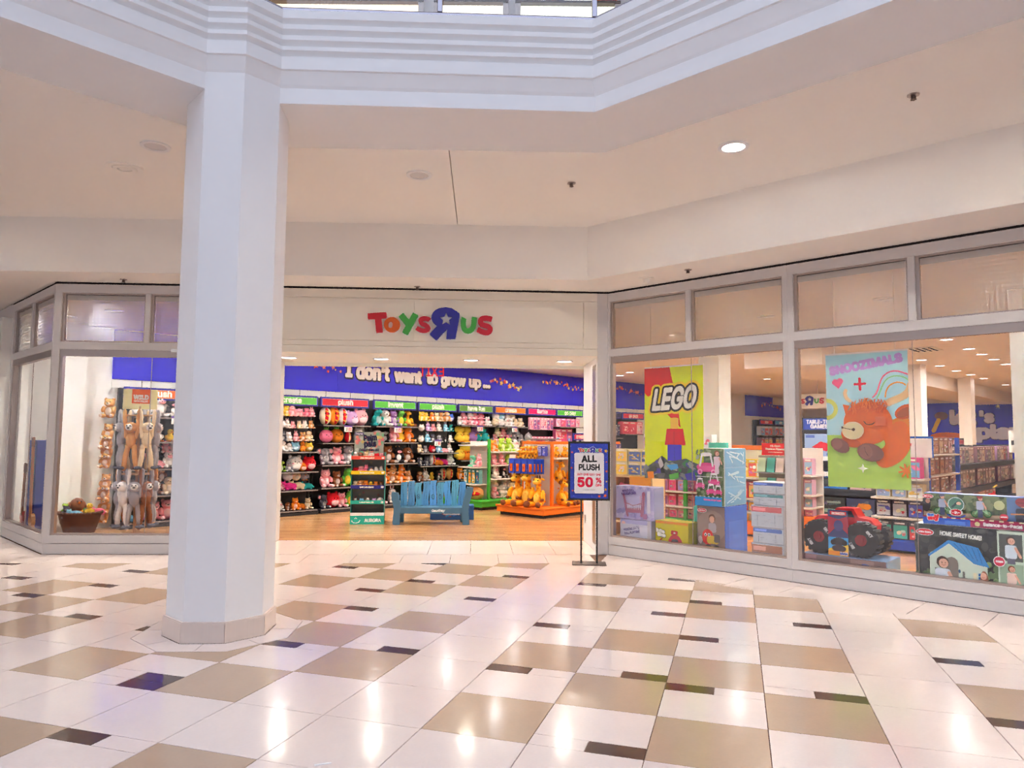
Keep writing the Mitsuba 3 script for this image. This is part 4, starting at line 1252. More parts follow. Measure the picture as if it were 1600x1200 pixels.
for u, c, tx in ((28.6, (220, 30, 60), 'toys'), (30.0, (60, 150, 200), 'play'), (31.4, (225, 60, 90), 'fun')):
    f = bay(u, c, tx, (1.75, 1.3, .85, .4), f'far black wall shelving under the {"red" if c[0] > 222 else "crimson" if c[0] > 200 else "blue"} board near the rear wall')
    boxes('on the top shelf of the far bay under the ' + tx + ' board', 'boxes in the far bays', f, .05, 1.15, 1.75, 0, (.32, .2, .38), (210, 220, 235), [(120, 170, 220), (240, 240, 250), (220, 90, 90)], 3, 'toy_box', 'pale boxed toy', int(u))
    boxes('on the second shelf of the far bay under the ' + tx + ' board', 'boxes in the far bays', f, .05, 1.15, 1.3, 0, (.32, .2, .36), (120, 100, 130), [(220, 90, 90), (90, 120, 200), (240, 200, 120)], 3, 'toy_box', 'dark boxed toy', int(u) + 1)
# ================================================================== things on the shop floor
def frame_fn(o, deg, dy=0.0):
    f0 = TF(o, deg)
    return lambda x, y, z, d: f0 @ TF((x, y + dy, z), d)


# blue bench
t = thing('bench', 'weathered blue wooden bench with wavy slats standing just inside the entrance', 'bench')
f = TF(np.array([-1.465, 13.42, 0]), 4.0)
LB, DB = (92, 168, 214), (70, 112, 142)
put('seat', at(bx(-.60, .60, -.20, .24, .235, .315, .012)), 'vc_paint' if 0 else 'bench_frame', tf=f, parent=t) if 0 else None
sm = CM().add(bx(-.60, .60, -.20, .24, .24, .31, .012), rgb(DB))
put('seat', sm, 'vc_paint', tf=f, parent=t)
for sx, top in ((-1, .58), (1, .68)):
    arm = smoothed([(sx * .63, 0), (sx * .625, .15), (sx * .62, .32), (sx * .66, .50), (sx * (.70 if sx > 0 else .66), top)], 16)
    p = LineString(arm).buffer(.062, 4, cap_style=2)
    put('arm_post', CM().add(upright(p, -.24, -.14), rgb(DB)), 'vc_paint', tf=f, parent=t)
    put('arm_rest', CM().add(bx(sx * .67 - .06, sx * .67 + .06, -.16, .24, top - .16, top - .07, .015), rgb(DB)), 'vc_paint', tf=f, parent=t)
    put('back_leg', CM().add(bx(sx * .58 - .05, sx * .58 + .05, .19, .27, 0, .30, .01), rgb(DB)), 'vc_paint', tf=f, parent=t)
put('front_apron', CM().add(bx(-.58, .58, -.215, -.20, .20, .31, .006), rgb(DB)), 'vc_paint', tf=f, parent=t)
rr = random.Random(11)
edges_ = [-.60 + 1.22 * i / 9 for i in range(10)]
for i in range(9):
    x0, x1 = edges_[i] + .006, edges_[i + 1] - .006
    w0, w1 = rr.uniform(-.015, .015), rr.uniform(-.015, .015)
    topz = .735 + .02 * math.sin(i * 2.1) + .03 * (i / 8)
    pl = smoothed([(x0, .31), (x0 + w0, .45), (x0 - w0, .6), (x0 + .01, topz)], 10)
    prr = smoothed([(x1, .31), (x1 + w1, .45), (x1 - w1, .6), (x1 + .005, topz + .012)], 10)
    k = put('slat', CM().add(upright(Polygon(list(pl) + list(prr[::-1])), .205, .235), [c * rr.uniform(.85, 1.12) for c in rgb(LB)]), 'vc_paint', tf=f, parent=t)
    p = Print(None, y=.2044)
    p.clip = Polygon(list(pl) + list(prr[::-1]))
    for q in range(1 + i % 2):
        xx = x0 + (x1 - x0) * (q + 1) / (2.4 + i % 2)
        p.line([tuple(a) for a in smoothed([(xx, .31), (xx + rr.uniform(-.02, .02), .45), (xx + rr.uniform(-.02, .02), .6), (xx, .78)], 10)], .005, rgb(40, 84, 116))
    if i in (2, 4, 5):
        p.oval((x0 + x1) / 2, .47, .03, .045, rgb(24, 50, 74)).oval((x0 + x1) / 2, .47, .02, .033, rgb(LB)).oval((x0 + x1) / 2, .47, .008, .014, rgb(24, 50, 74))
    put('grain', p.cm(), 'vc_paint', tf=f, parent=k)
p = Print(None, y=-.2165)
p.clip = None
p.text('Geoffrey', .12, .235, .042, rgb(240, 246, 250), .05, skew=14)
put('lettering', p.cm(), 'vc_paint', tf=f, parent=t)
# blue carton behind the bench
t = thing('carton', 'low blue printed carton standing on the floor behind the bench', 'box')
fb_ = TF(np.array([-1.15, 14.2, 0]), 4)
put('body', CM().add(bx(-.42, .42, -.2, .2, 0, .27, .005), rgb(40, 84, 140)), 'vc_print', tf=fb_, parent=t)
put('print', art(Print(None, -.42, .42, 0, .27, y=-.2008), -.4, .02, .4, .25, [(170, 60, 80), (60, 130, 190), (200, 200, 220)], random.Random(2), 9).cm(), 'vc_print', tf=fb_, parent=t)

# teal display stand
t = thing('display_stand', 'teal cardboard display stand with four coloured shelf lips beside the bench', 'display stand')
f = TF(np.array([-2.617, 13.20, 0]), 7.7)
w = .305
TEAL = (38, 172, 152)
for x in (-w, w - .012):
    put('side_panel', CM().add(upright(Polygon([(0, 0), (.012, 0), (.012, 1.28), (0, 1.28)]) if 0 else sbox(x, 0, x + .012, 1.30), -.0, .36), rgb(52, 120, 112)), 'vc_print', tf=f, parent=t)
k = put('back_panel', CM().add(bx(-w + .012, w - .012, .345, .36, 0, 1.30), rgb(120, 118, 112)), 'vc_print', tf=f, parent=t)
p = Print(None, -w, w, .2, 1.3, y=.344)
for i in range(26):
    p.oval(rr.uniform(-.28, .28), rr.uniform(.25, 1.25), .025, .025, rgb(rr.choice(((150, 96, 92), (104, 124, 120), (150, 140, 110)))), n=3)
put('dots', p.cm(), 'vc_print', tf=f, parent=k)
put('foot_panel', CM().add(bx(-w, w, -.012, .0, 0, .155), rgb(TEAL)).add(bx(-w, w, -.010, .0, .155, .21), rgb(240, 240, 240)), 'vc_print', tf=f, parent=t)
p = Print(None, y=-.0126)
p.clip = None
arc = [(-.20 + .075 * math.cos(a), .085 + .06 * math.sin(a)) for a in np.linspace(math.pi * 1.08, math.pi * 1.92, 12)]
p.line(arc, .016, rgb(245, 250, 248)).line([(-.22, .10), (-.20, .125), (-.18, .10)], .012, rgb(245, 250, 248)).text('AURORA', .10, .045, .055, rgb(245, 250, 248), .05, fit=.30)
put('lettering', p.cm(), 'vc_print', tf=f, parent=t)
LIPS = [(1.17, (236, 84, 66), 'Join the party!'), (.90, (240, 200, 20), 'So many pals'), (.64, (34, 34, 120), '#palmpalscollector'), (.365, (38, 172, 152), 'Collect them all!')]
for z, c, tx in LIPS:
    put('tray', CM().add(bx(-w + .012, w - .012, 0, .345, z, z + .008), rgb(150, 148, 140)), 'vc_print', tf=f, parent=t)
    k = put('lip', CM().add(bx(-w, w, -.012, 0, z, z + .066, .002), rgb(c)), 'vc_print', tf=f, parent=t)
    p = Print(None, y=-.0126)
    p.clip = None
    p.text(tx, -.02, z + .02, .026, rgb(255, 250, 235), .06, fit=.26).rect(.24, z + .016, .285, z + .05, rgb(250, 250, 250))
    put('lettering', p.cm(), 'vc_print', tf=f, parent=k)
HB = .265
k = put('header_board', CM().add(bx(-HB, HB, .10, .112, 1.22, 1.675), rgb(150, 160, 152)), 'vc_print', tf=f, parent=t)
p = Print(rgb(158, 168, 158), -HB, HB, 1.22, 1.675, y=.0994)
for i in range(30):
    p.oval(rr.uniform(-.26, .26), rr.uniform(1.3, 1.67), .032, .032, rgb(rr.choice(((226, 140, 130), (206, 190, 120), (120, 186, 150), (190, 196, 190), (222, 120, 130)))), n=3)
p.rect(-HB, 1.615, -.10, 1.665, rgb(50, 34, 90)).text('Original', -.18, 1.628, .026, rgb(240, 235, 250), .05)
p.text('Palm', .02, 1.52, .10, rgb(24, 22, 60), .06, 4, fit=.24).text('pals', .02, 1.41, .10, rgb(24, 22, 60), .06, 3, fit=.22).text('Collect them all!', 0, 1.325, .042, rgb(24, 22, 60), .04, fit=.36)
put('header_print', p.cm(), 'vc_print', tf=f, parent=k)
fr = frame_fn(np.array([-2.617, 13.20, 0]), 7.7)
for (z, c, tx), items, s in zip(LIPS, ('white dog .12,brown bear .11,cream cat .12,white penguin .11,red ball .1,pink pig .1', 'red ball .1,pink pig .12,rose bunny .12,darkgrey penguin .13,white dog .11,white bunny .1', 'cream bear .11,tan dog .13,orange cat .12,yellow duck .11,orange bear .1,brown bear .1', 'white cat .08,lightblue ball .08,white dog .09,lavender ball .08,white penguin .1'),
                                ('red-lipped', 'yellow-lipped', 'navy-lipped', 'teal-lipped')):
    place_row(items, 'in the ' + s + ' tray of the teal stand', 'small soft toys in the teal stand', fr, -.28, .28, z + .009, .09, .02, int(z * 77))
    if z > .5:
        place_row(items, 'at the back of the ' + s + ' tray of the teal stand', 'small soft toys in the teal stand', fr, -.26, .26, z + .012, .22, .02, int(z * 78))


def uvfn(deg):
    return lambda u, v, z, d=0: TF(uv(u, v, z), deg + d)


def gondola(t, paint, u0, u1, v0, v1, zt, ev, end_w, shelves_end, shelves_side, depth_end=.40):
    """free-standing shop unit: base, end cap facing -u, side facing +v; post line at u0+.5, v1-ev"""
    put('base', uvbx(u0, u1, v0, v1, .06, .20, .012), paint, parent=t)
    put('base_rim', uvbx(u0 - .02, u1, v0 - .02, v1 + .02, .165, .205, .008), paint, parent=t)
    put('toe_kick', uvbx(u0 + .06, u1, v0 + .06, v1 - .06, 0, .06), 'shelf_black', parent=t)
    up = u0 + depth_end + .05
    vs = v1 - ev
    put('post', uvbx(up - .03, up + .03, vs - .03, vs + .03, .2, zt, .006), paint, parent=t)
    put('end_panel', uvbx(up - .01, up + .01, vs - end_w, vs - .03, .2, zt - .05), 'shelf_white', parent=t)
    put('side_panel', uvbx(up + .03, u1, vs - .34, vs - .32, .2, zt - .05), 'shelf_white', parent=t)
    for z in shelves_end:
        put('shelf', uvbx(up - depth_end + .02, up - .01, vs - end_w, vs - .03, z - .03, z, .004), 'shelf_white', parent=t)
    for z in shelves_side:
        put('shelf', uvbx(up + .03, u1, vs - .32, vs + .10, z - .03, z, .004), 'shelf_white', parent=t)
    return up, vs


# green unit
t = thing('shop_gondola', 'white shelving unit with green base and green posts behind the bench', 'shelving unit')
up, vs = gondola(t, 'green_paint', 10.89, 14.2, -12.75, -11.38, 1.55, .24, .62, (1.42, .93, .55), (1.27, .97, .66))
g_ = 'soft toys on the green unit'
fe = lambda x, y, z, d: TF(uv(up - .2 + y, vs - .58 + x, z), WR + d)
place_row('mint dino .24,pink bunny .22', 'on the third shelf of the green unit end', g_, fe, .25, .55, .93, 0, .02, 31)
place_row('rose bunny .24,mint dino .26,mint dino .24', 'on the second shelf of the green unit end', g_, fe, .0, .55, .93, -.02, .02, 30) if 0 else None
boxes('on the lower shelf of the green unit end', 'boxed toys on the green unit', fe, 0.02, .54, .55, 0, (.105, .1, .32), (90, 150, 150), [(230, 90, 60), (250, 190, 60), (40, 90, 120), (230, 235, 235)], 4, 'toy_box', 'upright boxed toy', 21)
put('plush_log', toy('roll', 'tan'), tf=TF(uv(up - .22, vs - .45, .34), WR) @ TF((0, 0, 0), 0, .5, (0, 90, 0)), label='brown tubular plush toy with a red end lying on the green base', category='soft toy')
fs = lambda x, y, z, d: TF(uv(up + .10 + x, vs - .10 - y, z), W1 + d)
for z, items, s in ((1.27, 'orange bear .24,lime bear .28,lime bear .28,white cow .25,brown cow .24,tan bear .24', 'top'), (.97, 'pink pig .22,pink bunny .22,lime dino .22,tan bear .2,lime bear .2,rose pig .2', 'second'), (.66, 'white cow .26,black cow .26,brown dog .24,brown bear .27,darkgrey cat .22', 'third'), (.205, 'pink cat .24,white monkey .28,cream monkey .32,brown monkey .26,brown bear .22', 'bottom')):
    place_row(items, 'on the ' + s + ' level of the green unit side', g_, fs, .02, 1.45, z, 0, .03, int(z * 55))
place_row('white monkey .24,grey monkey .24,brown dog .24', 'on the upper pile of the green unit base', g_, fs, .1, 1.0, .40, .08, .03, 77)
put('price_card', uvbx(up + .55, up + .75, vs + .105, vs + .11, 1.08, 1.20), 'shop_wall', parent=t)

# orange unit with giraffes
t = thing('shop_gondola', 'shelving unit with orange base and orange posts full of plush giraffes', 'shelving unit')
up, vs = gondola(t, 'orange_paint', 10.70, 13.6, -10.72, -9.42, 1.52, .22, .80, (), (1.18,), .46)
put('header_rail', uvbx(up - .03, up + .03, vs - .80, vs, 1.46, 1.52, .004), 'orange_paint', parent=t)
put('header_rail', uvbx(up + .03, 13.6, vs - .03, vs + .0, 1.46, 1.52, .004), 'orange_paint', parent=t)
put('post', uvbx(up - .02, up + .02, vs - .82, vs - .78, .2, 1.5, .006), 'orange_paint', parent=t)
fe = lambda x, y, z, d: TF(uv(up - .10 + y, vs - .78 + x, z), WR + d)
g_ = 'plush giraffes on the orange unit'
GI = lambda n, h: ','.join([f'orange giraffe {h}'] * n)


def giraffes(n, h, where, fn, lo, hi, z, y, seed, jit=.03, tilt=None):
    rr = random.Random(seed)
    for i in range(n):
        hh = h * rr.uniform(.92, 1.06)
        m4 = fn(lo + (hi - lo) * (i + .5) / n, y + rr.uniform(-jit, jit), z, rr.uniform(-18, 18))
        if tilt:
            m4 = m4 @ TF((0, 0, 0), 0, 1, (tilt[0] + rr.uniform(-12, 12), tilt[1] + rr.uniform(-12, 12), 0))
        put('plush_giraffe', toy('giraffe', 'orange'), tf=m4 @ np.diag([hh, hh, hh, 1.0]), label=f'yellow spotted plush giraffe {where}' + (f', {ORD[i]} from left' if n > 1 else ''), category='soft toy', group=g_)


giraffes(7, .22, 'on the top hook row of the orange unit end', fe, .0, .52, 1.20, -.02, 1)
giraffes(6, .20, 'on the second hook row of the orange unit end', fe, .02, .50, 1.13, -.12, 2)
boxes('hanging high at the right of the orange unit end', 'blue hanging packs on the orange unit', fe, .54, .76, 1.22, -.03, (.10, .07, .20), (60, 66, 160), [(90, 100, 200), (160, 160, 220)], 2, 'toy_pack', 'dark blue toy pack', 51)
for i in range(4):
    for j in range(4):
        k = ('bp', 0)
        if k not in _sb:
            m = CM().add(bx(-.075, .075, -.006, .006, 0, .30, .002), rgb(44, 76, 190)).add(bx(-.035, .035, -.028, -.006, .04, .20, .010), rgb(240, 110, 40)).add(bx(-.02, .02, -.030, -.028, .09, .15), rgb(200, 60, 30))
            _sb[k] = m.ply('vc_print', False)
        put('toy_pack', _sb[k], tf=fe(.02 + .18 * i + (.015 * j if i < 3 else .045 * j), -.30 + .055 * j, .86, 0), label=f'blue card pack on the orange unit, hook {("one", "two", "three", "four")[i]} from left, {ORD[j]} from front', category='toy pack', group='blue card packs on the orange unit')
for i in range(4):
    put('hook', at(cyl((0, 0, 0), (0, -.42, 0), .004, 6)), 'chrome', tf=fe(.02 + .18 * i, .09, 1.165, 0), parent=t)
giraffes(3, .64, 'sitting on the front of the orange base', fe, -.10, .78, .205, -.14, 5, .01)
fs = lambda x, y, z, d: TF(uv(up + .15 + x, vs - .06 - y, z), W1 + d)
giraffes(6, .22, 'on the upper shelf of the orange unit side', fs, 0, 1.5, 1.19, .05, 6)
giraffes(6, .22, 'at the back of the upper shelf of the orange unit side', fs, .1, 1.6, 1.19, .17, 66)
giraffes(5, .52, 'sitting on the base of the orange unit side', fs, -.02, 2.0, .205, -.02, 7, .02)
giraffes(5, .46, 'piled on the back of the orange unit side', fs, .05, 2.0, .68, .10, 8, .02, (6, 10))
# sign stand
t = thing('sign_stand', 'black floor stand with a blue sale poster on two posts in front of the entrance', 'sign stand')
f = TF(np.array([1.005, 9.32, 0]), -4.0)
put('foot', at(bx(-.215, .215, -.13, .13, 0, .012, .004)), 'stand_base', tf=f, parent=t)
for x in (-.10, .10):
    put('post', at(bx(x - .011, x + .011, -.008, .008, .012, .83)), 'black_metal', tf=f, parent=t)
for z0, z1 in ((.805, .83), (1.535, 1.56)):
    put('frame_bar', at(bx(-.268, .268, -.015, .015, z0, z1, .003)), 'black_metal', tf=f, parent=t)
for x in (-.268, .243):
    put('frame_bar', at(bx(x, x + .025, -.015, .015, .83, 1.535, .003)), 'black_metal', tf=f, parent=t)
k = put('poster', at(bx(-.245, .245, -.006, .006, .828, 1.537)), 'shop_wall', tf=f, parent=t)
p = Print(rgb(44, 62, 168), -.243, .243, .83, 1.535, y=-.0068)
rr = random.Random(9)
for i in range(120):
    x, z = rr.uniform(-.24, .24), rr.uniform(.83, 1.53)
    if abs(x) > .19 or z > 1.43 or z < .90:
        p.add(star(x, z, rr.choice((.004, .006, .008)), rr.random()), rgb(rr.choice(((110, 140, 230), (160, 180, 240), (80, 100, 210)))))
for x, z, r, c in ((.215, 1.44, .028, (245, 200, 70)), (-.225, 1.22, .02, (230, 90, 60)), (.22, 1.30, .016, (230, 100, 60)), (.222, 1.18, .02, (235, 110, 60)), (-.22, 1.42, .018, (240, 110, 90)), (.21, .95, .022, (240, 170, 60)), (.205, .87, .028, (240, 110, 50)), (.13, .862, .024, (230, 90, 50)), (-.21, .93, .018, (230, 100, 70)), (.222, 1.05, .016, (240, 200, 90))):
    p.add(star(x, z, r, .3), rgb(c))
for q, c in sign_outlines(.30 / 1262, -.14, 1.475):
    p.add(q.buffer(.006), rgb(235, 240, 250))
for q, c in sign_outlines(.30 / 1262, -.14, 1.475):
    p.add(q, rgb(c))
p.rect(-.19, .895, .19, 1.415, rgb(236, 232, 232), .02)
p.text('ALL', 0, 1.30, .078, rgb(16, 14, 16), .05, 2).text('PLUSH', 0, 1.195, .072, rgb(16, 14, 16), .04, fit=.27).text('BUY ONE GET ONE', 0, 1.125, .026, rgb(214, 24, 60), .02, fit=.30)
p.text('50', -.05, .985, .112, rgb(214, 24, 60), .05, fit=.20).text('%', .12, 1.035, .062, rgb(214, 24, 60), .03).text('OFF', .12, .985, .030, rgb(214, 24, 60), .03).rect(-.08, .94, .08, .944, rgb(150, 150, 150))
put('poster_print', p.cm(), 'vc_print', tf=f, parent=k)

# ================================================================== left window
t = thing('display_rack', 'wooden display rack with an orange and yellow board and two rings of long-armed monkeys', 'display rack')
rp = uv(4.16, -12.30)
put('pole', at(cyl((0, 0, 0), (0, 0, 2.05), .022, 12), rp), 'vc_paint' if 0 else 'wood_rack', parent=t) if 0 else put('pole', CM().add(at(cyl((0, 0, 0), (0, 0, 2.05), .024, 12), rp), rgb(196, 150, 112)), 'vc_paint', parent=t)
put('foot', CM().add(at(cyl((0, 0, 0), (0, 0, .03), .22, 24), rp), rgb(190, 146, 108)), 'vc_paint', parent=t)
for z in (1.89, .96):
    put('ring_board', CM().add(at(cyl((0, 0, 0), (0, 0, .02), .25, 28), rp + [0, 0, z]), rgb(200, 160, 120)), 'vc_paint', parent=t)
fw = TF(rp, 27)
k = put('sign_board', CM().add(bx(-.245, .245, -.02, .0, 2.0, 2.32, .004), rgb(252, 236, 160)), 'vc_print', tf=fw, parent=t)
p = Print(None, -.245, .245, 2.0, 2.4, y=-.0206)
p.rect(-.12, 2.09, .14, 2.32, rgb(236, 88, 36)).text('WILD', .01, 2.16, .065, rgb(252, 246, 236), .08, fit=.22).text('REPUBLIC', .01, 2.115, .026, rgb(252, 246, 236), .05, fit=.20)
put('sign_print', p.cm(), 'vc_print', tf=fw, parent=k)
for z, n, cols, hh, nm in ((1.89, 7, ('grey', 'cream', 'grey', 'cream', 'grey', 'tan', 'cream'), .92, 'upper'), (.96, 9, ('grey', 'tan', 'grey', 'grey', 'tan', 'grey', 'white', 'grey', 'brown'), .90, 'lower')):
    for i in range(n):
        a = 2 * math.pi * (i + .3) / n
        put('plush_monkey', toy('hangmonkey', cols[i]), tf=TF(rp + [.25 * math.cos(a), .25 * math.sin(a), z - .94 * hh + .03], math.degrees(a) + 90) @ np.diag([hh, hh, hh, 1.0]),
            label=f'{COLN.get(cols[i], cols[i])} long-armed plush monkey hanging from the {nm} ring, {ORD[i]} counter-clockwise', category='soft toy', group=f'plush monkeys on the {nm} ring of the rack')
t = thing('basket', 'brown wicker basket of colourful soft toys on the floor of the left window', 'basket')
bp = uv(3.56, -12.95)
prof_ = [(0, .01), (.20, .01), (.215, .03), (.27, .20), (.30, .33), (.312, .345), (.305, .355), (.285, .345), (.26, .22), (.2, .06), (0, .05)]
bas = trimesh.creation.revolve(np.array(prof_), sections=36)
put('bowl', at(bas, bp), 'wicker', parent=t, smooth=40)
rim = cat([ell(bp + [.305 * math.cos(2 * math.pi * i / 44), .305 * math.sin(2 * math.pi * i / 44), .35], .024, 1) for i in range(44)])
put('braided_rim', rim, 'wicker', parent=t)
for i, (dx, dy, c, k, h, z, d) in enumerate(((-.02, -.05, 'brown', 'bird', .24, .36, 20), (-.22, .02, 'lime', 'dino', .22, .28, -40), (.18, -.06, 'yellow', 'duck', .22, .30, 10), (-.12, -.16, 'darkgrey', 'bear', .20, .27, 0), (.05, -.2, 'lightblue', 'lying', .15, .30, 0), (.22, .12, 'rose', 'lying', .16, .30, 30), (.08, .1, 'white', 'cat', .2, .28, 0), (-.1, .15, 'green', 'dino', .22, .28, 60))):
    put('plush_' + ('bird' if k == 'bird' else k if k != 'lying' else 'animal'), toy(k, c), tf=TF(bp + [dx, dy, z], 27 + d) @ np.diag([h, h, h, 1]), label=f'{COLN.get(c, c)} {NAMES[k]} lying in the wicker basket', category='soft toy', group='soft toys in the wicker basket')
t = thing('display_box', 'tall dark blue display box behind the left side window', 'display panel')
put('body', CM().add(uvbx(2.78, 3.02, -12.75, -12.35, 0, 1.50, .01), rgb(34, 52, 130)), 'vc_print', parent=t)
put('green_picture', CM().add(uvbx(2.774, 2.78, -12.6, -12.4, .8, 1.25), rgb(60, 130, 120)), 'vc_print', parent=t)
for nm, c, v_, zt, lab in (('toy_guitar', (186, 44, 48), -12.86, 1.16, 'red toy guitar leaning behind the left side window'), ('toy_guitar', (196, 140, 90), -12.30, 1.55, 'wooden toy guitar leaning behind the left side window')):
    t = thing(nm, lab, 'toy guitar')
    fg = TF(uv(2.74, v_), WR) @ TF((0, 0, 0), 0, 1, (0, 6 if c[0] < 190 else -3, 0))
    bodyp = union_all([affinity.scale(Point(0, .14).buffer(1, 12), .13, .13), affinity.scale(Point(0, .34).buffer(1, 12), .095, .10), sbox(-.07, .14, .07, .34)]).buffer(-.02).buffer(.02)
    put('body', CM().add(upright(bodyp, -.0, .05), rgb(c)), 'vc_plastic', tf=fg, parent=t)
    put('neck', CM().add(bx(-.024, .024, -.012, .02, .38, zt - .14, .004), rgb(170, 110, 70)), 'vc_plastic', tf=fg, parent=t)
    put('headstock', CM().add(bx(-.04, .04, -.012, .02, zt - .14, zt, .008), rgb(120, 70, 50)), 'vc_plastic', tf=fg, parent=t)
# ================================================================== right-hand windows
def big_box(key, label, v0, v1, u0, u1, z0, z1, base, side, pr_front, category='box', group=None, name='toy_carton'):
    """carton behind the glass; pr_front(Print, w, h) draws its front"""
    t = thing(name, label, category, group)
    w, h = v1 - v0, z1 - z0
    f = TF(uv(u0, v0, z0), WR)
    put('body', CM().add(bx(0, w, 0, u1 - u0, 0, h, .004), rgb(base)), 'vc_print', tf=f, parent=t)
    p = Print(None, 0.004, w - .004, .004, h - .004, y=-.0008)
    pr_front(p, w, h)
    put('front_print', p.cm(), 'vc_print', tf=f, parent=t)
    if side is not None:
        q = Print(None, 0.004, u1 - u0 - .004, .004, h - .004, y=-.0008)
        side(q, u1 - u0, h)
        put('side_print', q.cm(), 'vc_print', tf=TF(uv(u0, v1, z0), W1), parent=t)
    return t


def child(p, x, z, s, shirt, hair=(70, 44, 30), legs=(90, 90, 110)):
    """a printed child, standing, s tall, feet at z"""
    p.rect(x - .10 * s, z, x + .10 * s, z + .42 * s, rgb(legs), .03 * s)
    p.rect(x - .15 * s, z + .36 * s, x + .15 * s, z + .76 * s, rgb(shirt), .06 * s)
    p.line([(x + .12 * s, z + .68 * s), (x + .24 * s, z + .42 * s)], .07 * s, rgb(222, 172, 146))
    p.oval(x, z + .90 * s, .115 * s, .125 * s, rgb(hair)).oval(x + .02 * s, z + .875 * s, .09 * s, .10 * s, rgb(226, 178, 152))
    p.line([(x - .015 * s, z + .848 * s), (x + .02 * s, z + .828 * s), (x + .058 * s, z + .848 * s)], .012 * s, rgb(170, 80, 80)).oval(x - .01 * s, z + .89 * s, .011 * s, .011 * s, rgb(40, 26, 20), n=3).oval(x + .055 * s, z + .89 * s, .011 * s, .011 * s, rgb(40, 26, 20), n=3)


def foliage(p, x0, z0, x1, z1, cols, n, seed, r=.03):
    rr = random.Random(seed)
    for i in range(n):
        p.oval(rr.uniform(x0, x1), rr.uniform(z0, z1), r * rr.uniform(.5, 1.3), r * rr.uniform(.4, 1), rgb(rr.choice(cols)), rr.uniform(0, 90), 3)


def logo(p, x, z, w):
    p.oval(x, z, w / 2 + .008, w * .24, rgb(250, 250, 250)).oval(x, z, w / 2, w * .205, rgb(206, 34, 44)).text('little tikes', x, z - w * .055, w * .12, rgb(255, 255, 255), .05, fit=w * .78)


def house(p, w, h):
    a = w * .585
    p.rect(0, 0, a, h, rgb(54, 58, 60))
    foliage(p, 0, 0, a, h, [(44, 48, 52), (70, 74, 72), (60, 66, 60)], 120, 1, .04)
    foliage(p, 0, 0, .16, .30, [(90, 110, 80), (150, 160, 110), (110, 130, 90)], 50, 2, .03)
    p.rect(a - .14, 0, a, .26, rgb(140, 180, 70))
    foliage(p, a - .16, .24, a, .46, [(90, 120, 80), (120, 150, 100)], 30, 3, .03)
    p.add(Polygon([(.15, 0), (.15, .48), (.318, .60), (.45, .57), (.60, .42), (.645, .40), (.645, 0)]), rgb(206, 224, 206))
    p.add(Polygon([(.135, .46), (.318, .625), (.575, .575), (.662, .395), (.535, .415), (.325, .592), (.145, .445)]), rgb(44, 130, 196))
    for i in range(5):
        p.line([(.37 + .05 * i, .595 - .008 * i), (.46 + .035 * i, .50 - .018 * i)], .005, rgb(28, 96, 156))
    p.add(union_all([sbox(.29, .05, .40, .40), affinity.scale(Point(.345, .40).buffer(1, 10), .055, .06)]), rgb(120, 112, 104))
    p.rect(.255 - .06, .20, .215, .34, rgb(110, 112, 104)).rect(.435, .15, .455, .33, rgb(100, 106, 100)).oval(.41, .33, .010, .018, rgb(34, 84, 120))
    p.rect(.27, 0, .40, .15, rgb(28, 104, 164), .01).oval(.34, .075, .018, .014, rgb(220, 236, 246))
    for x in (.525, .57):
        p.rect(x, .13, x + .03, .33, rgb(232, 226, 190) if x < .54 else rgb(40, 96, 160))
    for i in range(4):
        p.line([(.57, .15 + .05 * i), (.60, .15 + .05 * i)], .006, rgb(206, 224, 206))
    child(p, .265, -.01, .46, (226, 236, 246), (60, 38, 28), (120, 110, 116))
    p.oval(.618, .26, .034, .10, rgb(150, 90, 60)).oval(.612, .31, .026, .034, rgb(226, 178, 152)).line([(.602, .298), (.612, .293), (.622, .299)], .005, rgb(190, 80, 80))
    logo(p, .115, h - .075, .15)
    p.text('HOME SWEET HOME!', .43, h - .10, .038, rgb(246, 250, 240), .05, -3, fit=.36)
    p.rect(a, 0, w, h, rgb(206, 226, 206))
    for i, (x0, z0, x1, z1, sh) in enumerate(((a + .015, .48, a + .20, h - .03, (222, 236, 246)), (a + .015, .25, a + .20, .455, (240, 214, 200)), (a + .015, .01, a + .22, .235, (150, 170, 220)), (a + .235, .30, w - .015, h - .04, (60, 140, 170)), (a + .24, .01, w - .015, .27, (214, 140, 120)))):
        p.rect(x0, z0, x1, z1, rgb((70, 78, 76) if i % 2 == 0 else (150, 176, 150)))
        child(p, (x0 + x1) / 2, z0 - (z1 - z0) * .35, (z1 - z0) * 1.25, sh, (70 + 40 * (i % 3), 46 + 20 * (i % 2), 34))
    p.oval(a + .015, .47, .05, .05, rgb(250, 250, 250)).oval(a + .015, .47, .043, .043, rgb(200, 40, 70)).rect(a - .015, .46, a + .045, .48, rgb(250, 230, 235))


big_box('h', 'large carton picturing a toy playhouse with a blue roof, on the floor behind the second right-hand window', -2.205, -.95, 8.34, 8.60, 0, .762, (214, 222, 214), None, house)


